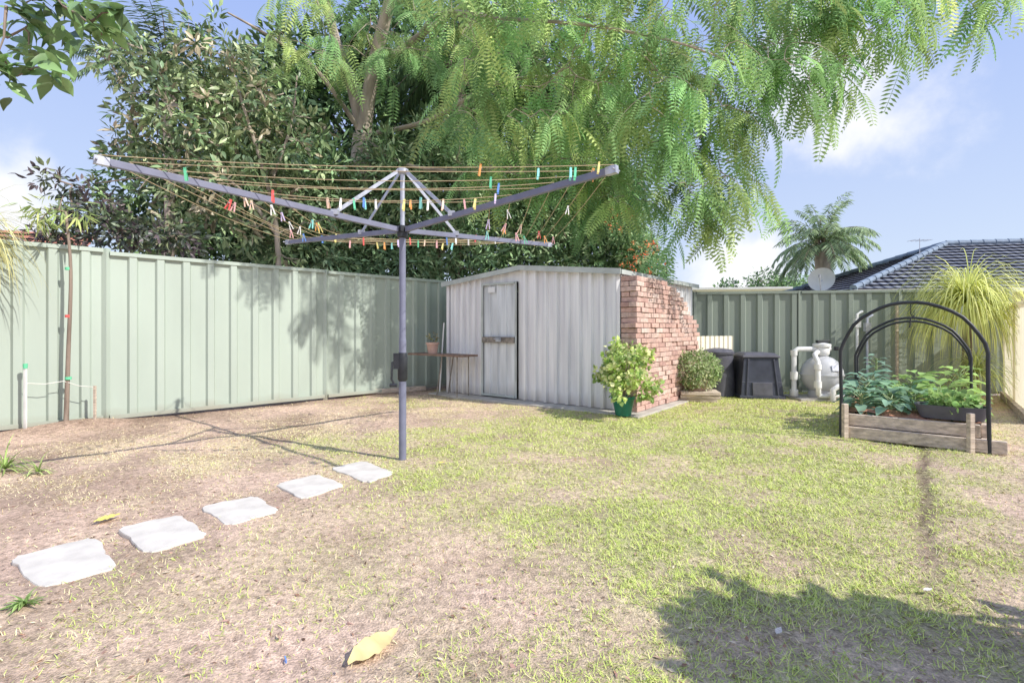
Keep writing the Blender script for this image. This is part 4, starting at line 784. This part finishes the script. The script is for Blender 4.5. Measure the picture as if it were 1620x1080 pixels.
tree('round_shrub', 'rounded leafy shrub standing just outside the right edge of the view', 'shrub', (2.65, .75), [([(2.65, .75, 0), (2.6, .8, .7), (2.6, .85, 1.4)], .05, .02)],
     [(2.45, .90, 1.15, .52, .5, .45), (2.35, .62, 1.0, .5, .5, .45), (3.0, .6, 1.0, .6, .5, .5), (2.75, .35, 1.15, .6, .5, .5), (2.6, -.1, 1.15, .6, .5, .45), (2.8, .5, .7, .6, .6, .4), (3.3, .9, .9, .5, .5, .4)], [dict(nclump=2600, per=12, spread=.06, tpl=RH, size=(.10, .16), pal=dk, width=.75, shell=.05)], nb=25, leafm='matt_leaf')

# ------------------------------------------------------------ neighbour house etc.
def roofplane(name, A, Bq, Cq, Dq, mat, parent, course=.34):
    A, Bq, Cq, Dq = [Vector(p) for p in (A, Bq, Cq, Dq)]; L_ = ((Dq+Cq)/2-(A+Bq)/2).length; n = max(3, int(L_/course)); nn = (Bq-A).cross(Dq-A).normalized()
    if nn.z < 0: nn = -nn
    vs = []; fs = []; uv = []; u = (Bq-A).normalized()
    for k in range(n):
        a0 = A.lerp(Dq, k/n)+nn*.05; b0 = Bq.lerp(Cq, k/n)+nn*.05; a1 = A.lerp(Dq, (k+1)/n); b1 = Bq.lerp(Cq, (k+1)/n); base = len(vs)
        lo_a = A.lerp(Dq, k/n)-nn*.005; lo_b = Bq.lerp(Cq, k/n)-nn*.005
        vs += [a0, b0, b1, a1, lo_a, lo_b]; fs += [(base, base+1, base+2, base+3), (base+4, base+5, base+1, base)]
        uv += [((q_-A).dot(u), k*course+(course*.95 if j in (2, 3) else 0)) for j, q_ in enumerate((a0, b0, b1, a1))]+[((q_-A).dot(u), k*course) for q_ in (lo_a, lo_b, b0, a0)]
    off = rootloc(parent); me = bpy.data.meshes.new(name); me.from_pydata([tuple(v-off) for v in vs], [], fs); ul = me.uv_layers.new(name='UVMap'); ul.data.foreach_set('uv', [c for p in uv for c in p]); me.materials.append(mat); return link_mesh(name, me, parent)
hs_ = thing('neighbour_house', 'house with a dark grey tiled hip roof beyond the back fence', 'house', (18, 20, 0))
A = (11, 16.5, 2.35); Bk = (12.0, 25.5, 2.35); R1 = (16.6, 19.6, 4.3); R2 = (30, 16.8, 4.3); Fr = (30, 12.5, 2.35)
roofplane('roof', A, Fr, R2, R1, M['tile'], hs_); roofplane('roof', Bk, A, R1, R1, M['tile'], hs_); roofplane('roof', (30, 23, 2.35), Bk, R1, R2, M['tile'], hs_)
mb = MB()
for a, b_ in ((A, R1), (Bk, R1), (R1, R2)):
    a = Vector(a)+Vector((0, 0, .06)); b_ = Vector(b_)+Vector((0, 0, .06)); n_ = int((b_-a).length/.4)
    for k in range(n_): mb.tube([a.lerp(b_, k/n_), a.lerp(b_, (k+1.05)/n_)], [.12, .10], 8)
mb.build('ridge_tiles', pm('ridge_tile', (.20, .26, .34), .7, var=.2), hs_)
mb = MB(); mb.beam((11.5, 17, 1.15), (30, 13.3, 1.15), .2, 2.3); mb.beam((11.5, 17.1, 1.15), (12.4, 25, 1.15), .2, 2.3); mb.build('wall', M['render'], hs_)
mb = MB(); mb.beam(Vector(A)-Vector((0, 0, .06)), Vector(Fr)-Vector((0, 0, .06)), .12, .13); mb.beam(Vector(A)-Vector((0, 0, .06)), Vector(Bk)-Vector((0, 0, .06)), .12, .13); mb.build('gutter', M['whiteroof'], hs_)
mb = MB(); c = P(1455, 412, 18.5); mb.tube([c, (c[0], c[1], c[2]+.8)], .012, 5)
mb.beam((c[0]-.4, c[1], c[2]+.7), (c[0]+.4, c[1], c[2]+.75), .012, .012)
for k in range(5): mb.beam((c[0]-.3+.15*k, c[1]-.2, c[2]+.72), (c[0]-.3+.15*k, c[1]+.2, c[2]+.72), .01, .01)
mb.build('antenna', M['galv'], hs_)
cp = thing('carport', 'low white sheet roof showing just above the back fence beside the bricks', 'carport', (6, 14, 0)); mb = MB(); mb.beam((4.5, 14, 2.1), (7.0, 13.6, 2.1), 2.4, .05); mb.build('roof', M['whiteroof'], cp)
for x_ in (4.7, 6.8): mb = MB(); mb.beam((x_, 13.2, 0), (x_, 13.2, 2.07), .08, .08); mb.build('post', M['white'], cp)
c = Vector(P(1300, 443, 11.5)); ds = thing('satellite_dish', 'round grey satellite dish on a pole above the back fence', 'satellite dish', (c.x, c.y, 0)); mb = MB()
R_ = Matrix.Rotation(math.radians(-40), 3, 'Z') @ Matrix.Rotation(math.radians(78), 3, 'X'); vs = []; n_ = 28
for r_, z_ in ((.001, 0), (.1, .008), (.2, .03), (.27, .06)):
    for k in range(n_): a_ = 2*math.pi*k/n_; vs.append(c+R_ @ Vector((r_*math.cos(a_), r_*math.sin(a_), z_)))
mb.add(vs, [(i*n_+k, i*n_+(k+1) % n_, (i+1)*n_+(k+1) % n_, (i+1)*n_+k) for i in range(3) for k in range(n_)]); mb.build('reflector', M['dish'], ds, smooth=True)
mb = MB(); mb.tube([(c.x+.1, c.y+.1, 0), (c.x+.1, c.y+.1, c.z-.1), c], .025, 8); mb.build('mast', M['galv'], ds)
mb = MB(); f_ = c+R_ @ Vector((0, 0, .3)); mb.tube([c+R_ @ Vector((0, -.26, .05)), f_], .008, 6); mb.lathe([(.02, -.03), (.025, .03)], f_, 8); mb.build('feed_arm', M['galv'], ds)
ln_ = thing('neighbour_house', 'house with a red tiled roof glimpsed over the left fence', 'house', (-15, 14, 0))
roofplane('roof', (-20, 11, 2.5), (-12.6, 14.5, 2.5), (-13.8, 17, 4.2), (-21, 14, 4.2), M['redtile'], ln_); mb = MB(); mb.beam((-20, 11.5, 1.2), (-13, 14.8, 1.2), .2, 2.4); mb.build('wall', M['render'], ln_)
for px, Y, w_, top, lab in ((1215, 34, 1.4, 428, 'small far tree between the brick stack and the palm'), (1250, 40, 1.8, 432, 'far round tree just left of the palm trunk'), (1150, 30, 1.0, 446, 'low far tree above the white carport roof')):
    c = P(px, top, Y); tree('distant_tree', lab, 'tree', (c[0], c[1]), [([(c[0], c[1], 0), (c[0], c[1], c[2]-1)], .15, .08)], [(c[0], c[1], c[2]-1, w_, w_, 1), (c[0]+.8*w_, c[1], c[2]-1.4, w_*.7, w_, .8)], [dict(nclump=160, per=12, spread=.2, tpl=RH, size=(.15, .3), pal=dk2, width=.5)], group='far trees beyond the back fence', nb=10)

# ------------------------------------------------------------ camera, light, sky
cam = bpy.data.cameras.new('camera'); co = bpy.data.objects.new('camera', cam); C.objects.link(co); co.location = (0, 0, H); co.rotation_euler = (math.pi/2, 0, 0); cam.lens = 18; cam.sensor_width = 36; cam.shift_y = -20/1620; cam.clip_start = .05; cam.clip_end = 2000; SC.camera = co
E = math.radians(42); sv = Vector((.88*math.cos(E), -.47*math.cos(E), math.sin(E))).normalized()
sun = bpy.data.lights.new('sun', 'SUN'); sun.energy = 5.0; sun.angle = math.radians(.6); sun.color = (1, .95, .87); so = bpy.data.objects.new('sun', sun); C.objects.link(so); so.rotation_euler = sv.to_track_quat('Z', 'Y').to_euler(); so.location = (6, -4, 8)
W = bpy.data.worlds.new('World'); SC.world = W; W.use_nodes = True; N = W.node_tree.nodes; L = W.node_tree.links; bgn = N['Background']
sk = N.new('ShaderNodeTexSky'); sk.sky_type = 'NISHITA'; sk.sun_disc = False; sk.sun_elevation = E; sk.sun_rotation = math.atan2(.88, -.47); sk.air_density = 1.0; sk.dust_density = .8; sk.ozone_density = 2.5
tc = N.new('ShaderNodeTexCoord'); ns = N.new('ShaderNodeTexNoise'); ns.inputs['Scale'].default_value = 5; ns.inputs['Detail'].default_value = 8; ns.inputs['Roughness'].default_value = .55; L.new(tc.outputs['Generated'], ns.inputs['Vector'])
sz = N.new('ShaderNodeSeparateXYZ'); L.new(tc.outputs['Generated'], sz.inputs[0])
hz = N.new('ShaderNodeMapRange'); hz.inputs[1].default_value = 0; hz.inputs[2].default_value = .6; L.new(sz.outputs[2], hz.inputs[0])
hc = N.new('ShaderNodeMix'); hc.data_type = 'RGBA'; L.new(hz.outputs[0], hc.inputs[0]); hc.inputs[6].default_value = (5.0, 5.7, 6.7, 1); hc.inputs[7].default_value = (2.5, 3.5, 6.9, 1)
hm = N.new('ShaderNodeMix'); hm.data_type = 'RGBA'; hm.inputs[0].default_value = .85; L.new(sk.outputs[0], hm.inputs[6]); L.new(hc.outputs[2], hm.inputs[7])
acc = None
for dv, r_ in (((.60, 1, .45), .24), ((-1.02, 1, .26), .15), ((.45, 1, .10), .2), ((.9, -1, .5), 1.1), ((-.5, -1, .6), 1.1)):  # last pair: unseen bright cloud behind the camera, added as fill light
    dv = Vector(dv).normalized(); vd = N.new('ShaderNodeVectorMath'); vd.operation = 'DISTANCE'; L.new(tc.outputs['Generated'], vd.inputs[0]); vd.inputs[1].default_value = dv
    mr = N.new('ShaderNodeMapRange'); mr.inputs[1].default_value = 0; mr.inputs[2].default_value = r_; mr.inputs[3].default_value = .55; mr.inputs[4].default_value = 0; L.new(vd.outputs['Value'], mr.inputs[0])
    if acc is None: acc = mr.outputs[0]
    else: mm = N.new('ShaderNodeMath'); mm.operation = 'MAXIMUM'; L.new(acc, mm.inputs[0]); L.new(mr.outputs[0], mm.inputs[1]); acc = mm.outputs[0]
ad = N.new('ShaderNodeMath'); ad.operation = 'ADD'; L.new(acc, ad.inputs[0]); L.new(ns.outputs['Fac'], ad.inputs[1])
cr = N.new('ShaderNodeMapRange'); cr.interpolation_type = 'SMOOTHSTEP'; cr.inputs[1].default_value = .70; cr.inputs[2].default_value = 1.0; cr.inputs[3].default_value = 0; cr.inputs[4].default_value = .92; L.new(ad.outputs[0], cr.inputs[0])
mx = N.new('ShaderNodeMix'); mx.data_type = 'RGBA'; L.new(cr.outputs[0], mx.inputs[0]); L.new(hm.outputs[2], mx.inputs[6]); mx.inputs[7].default_value = (7.2, 7.2, 7.4, 1)
L.new(mx.outputs[2], bgn.inputs['Color']); bgn.inputs['Strength'].default_value = .15
SC.view_settings.view_transform = 'Standard'; SC.view_settings.look = 'None'; SC.view_settings.exposure = 0
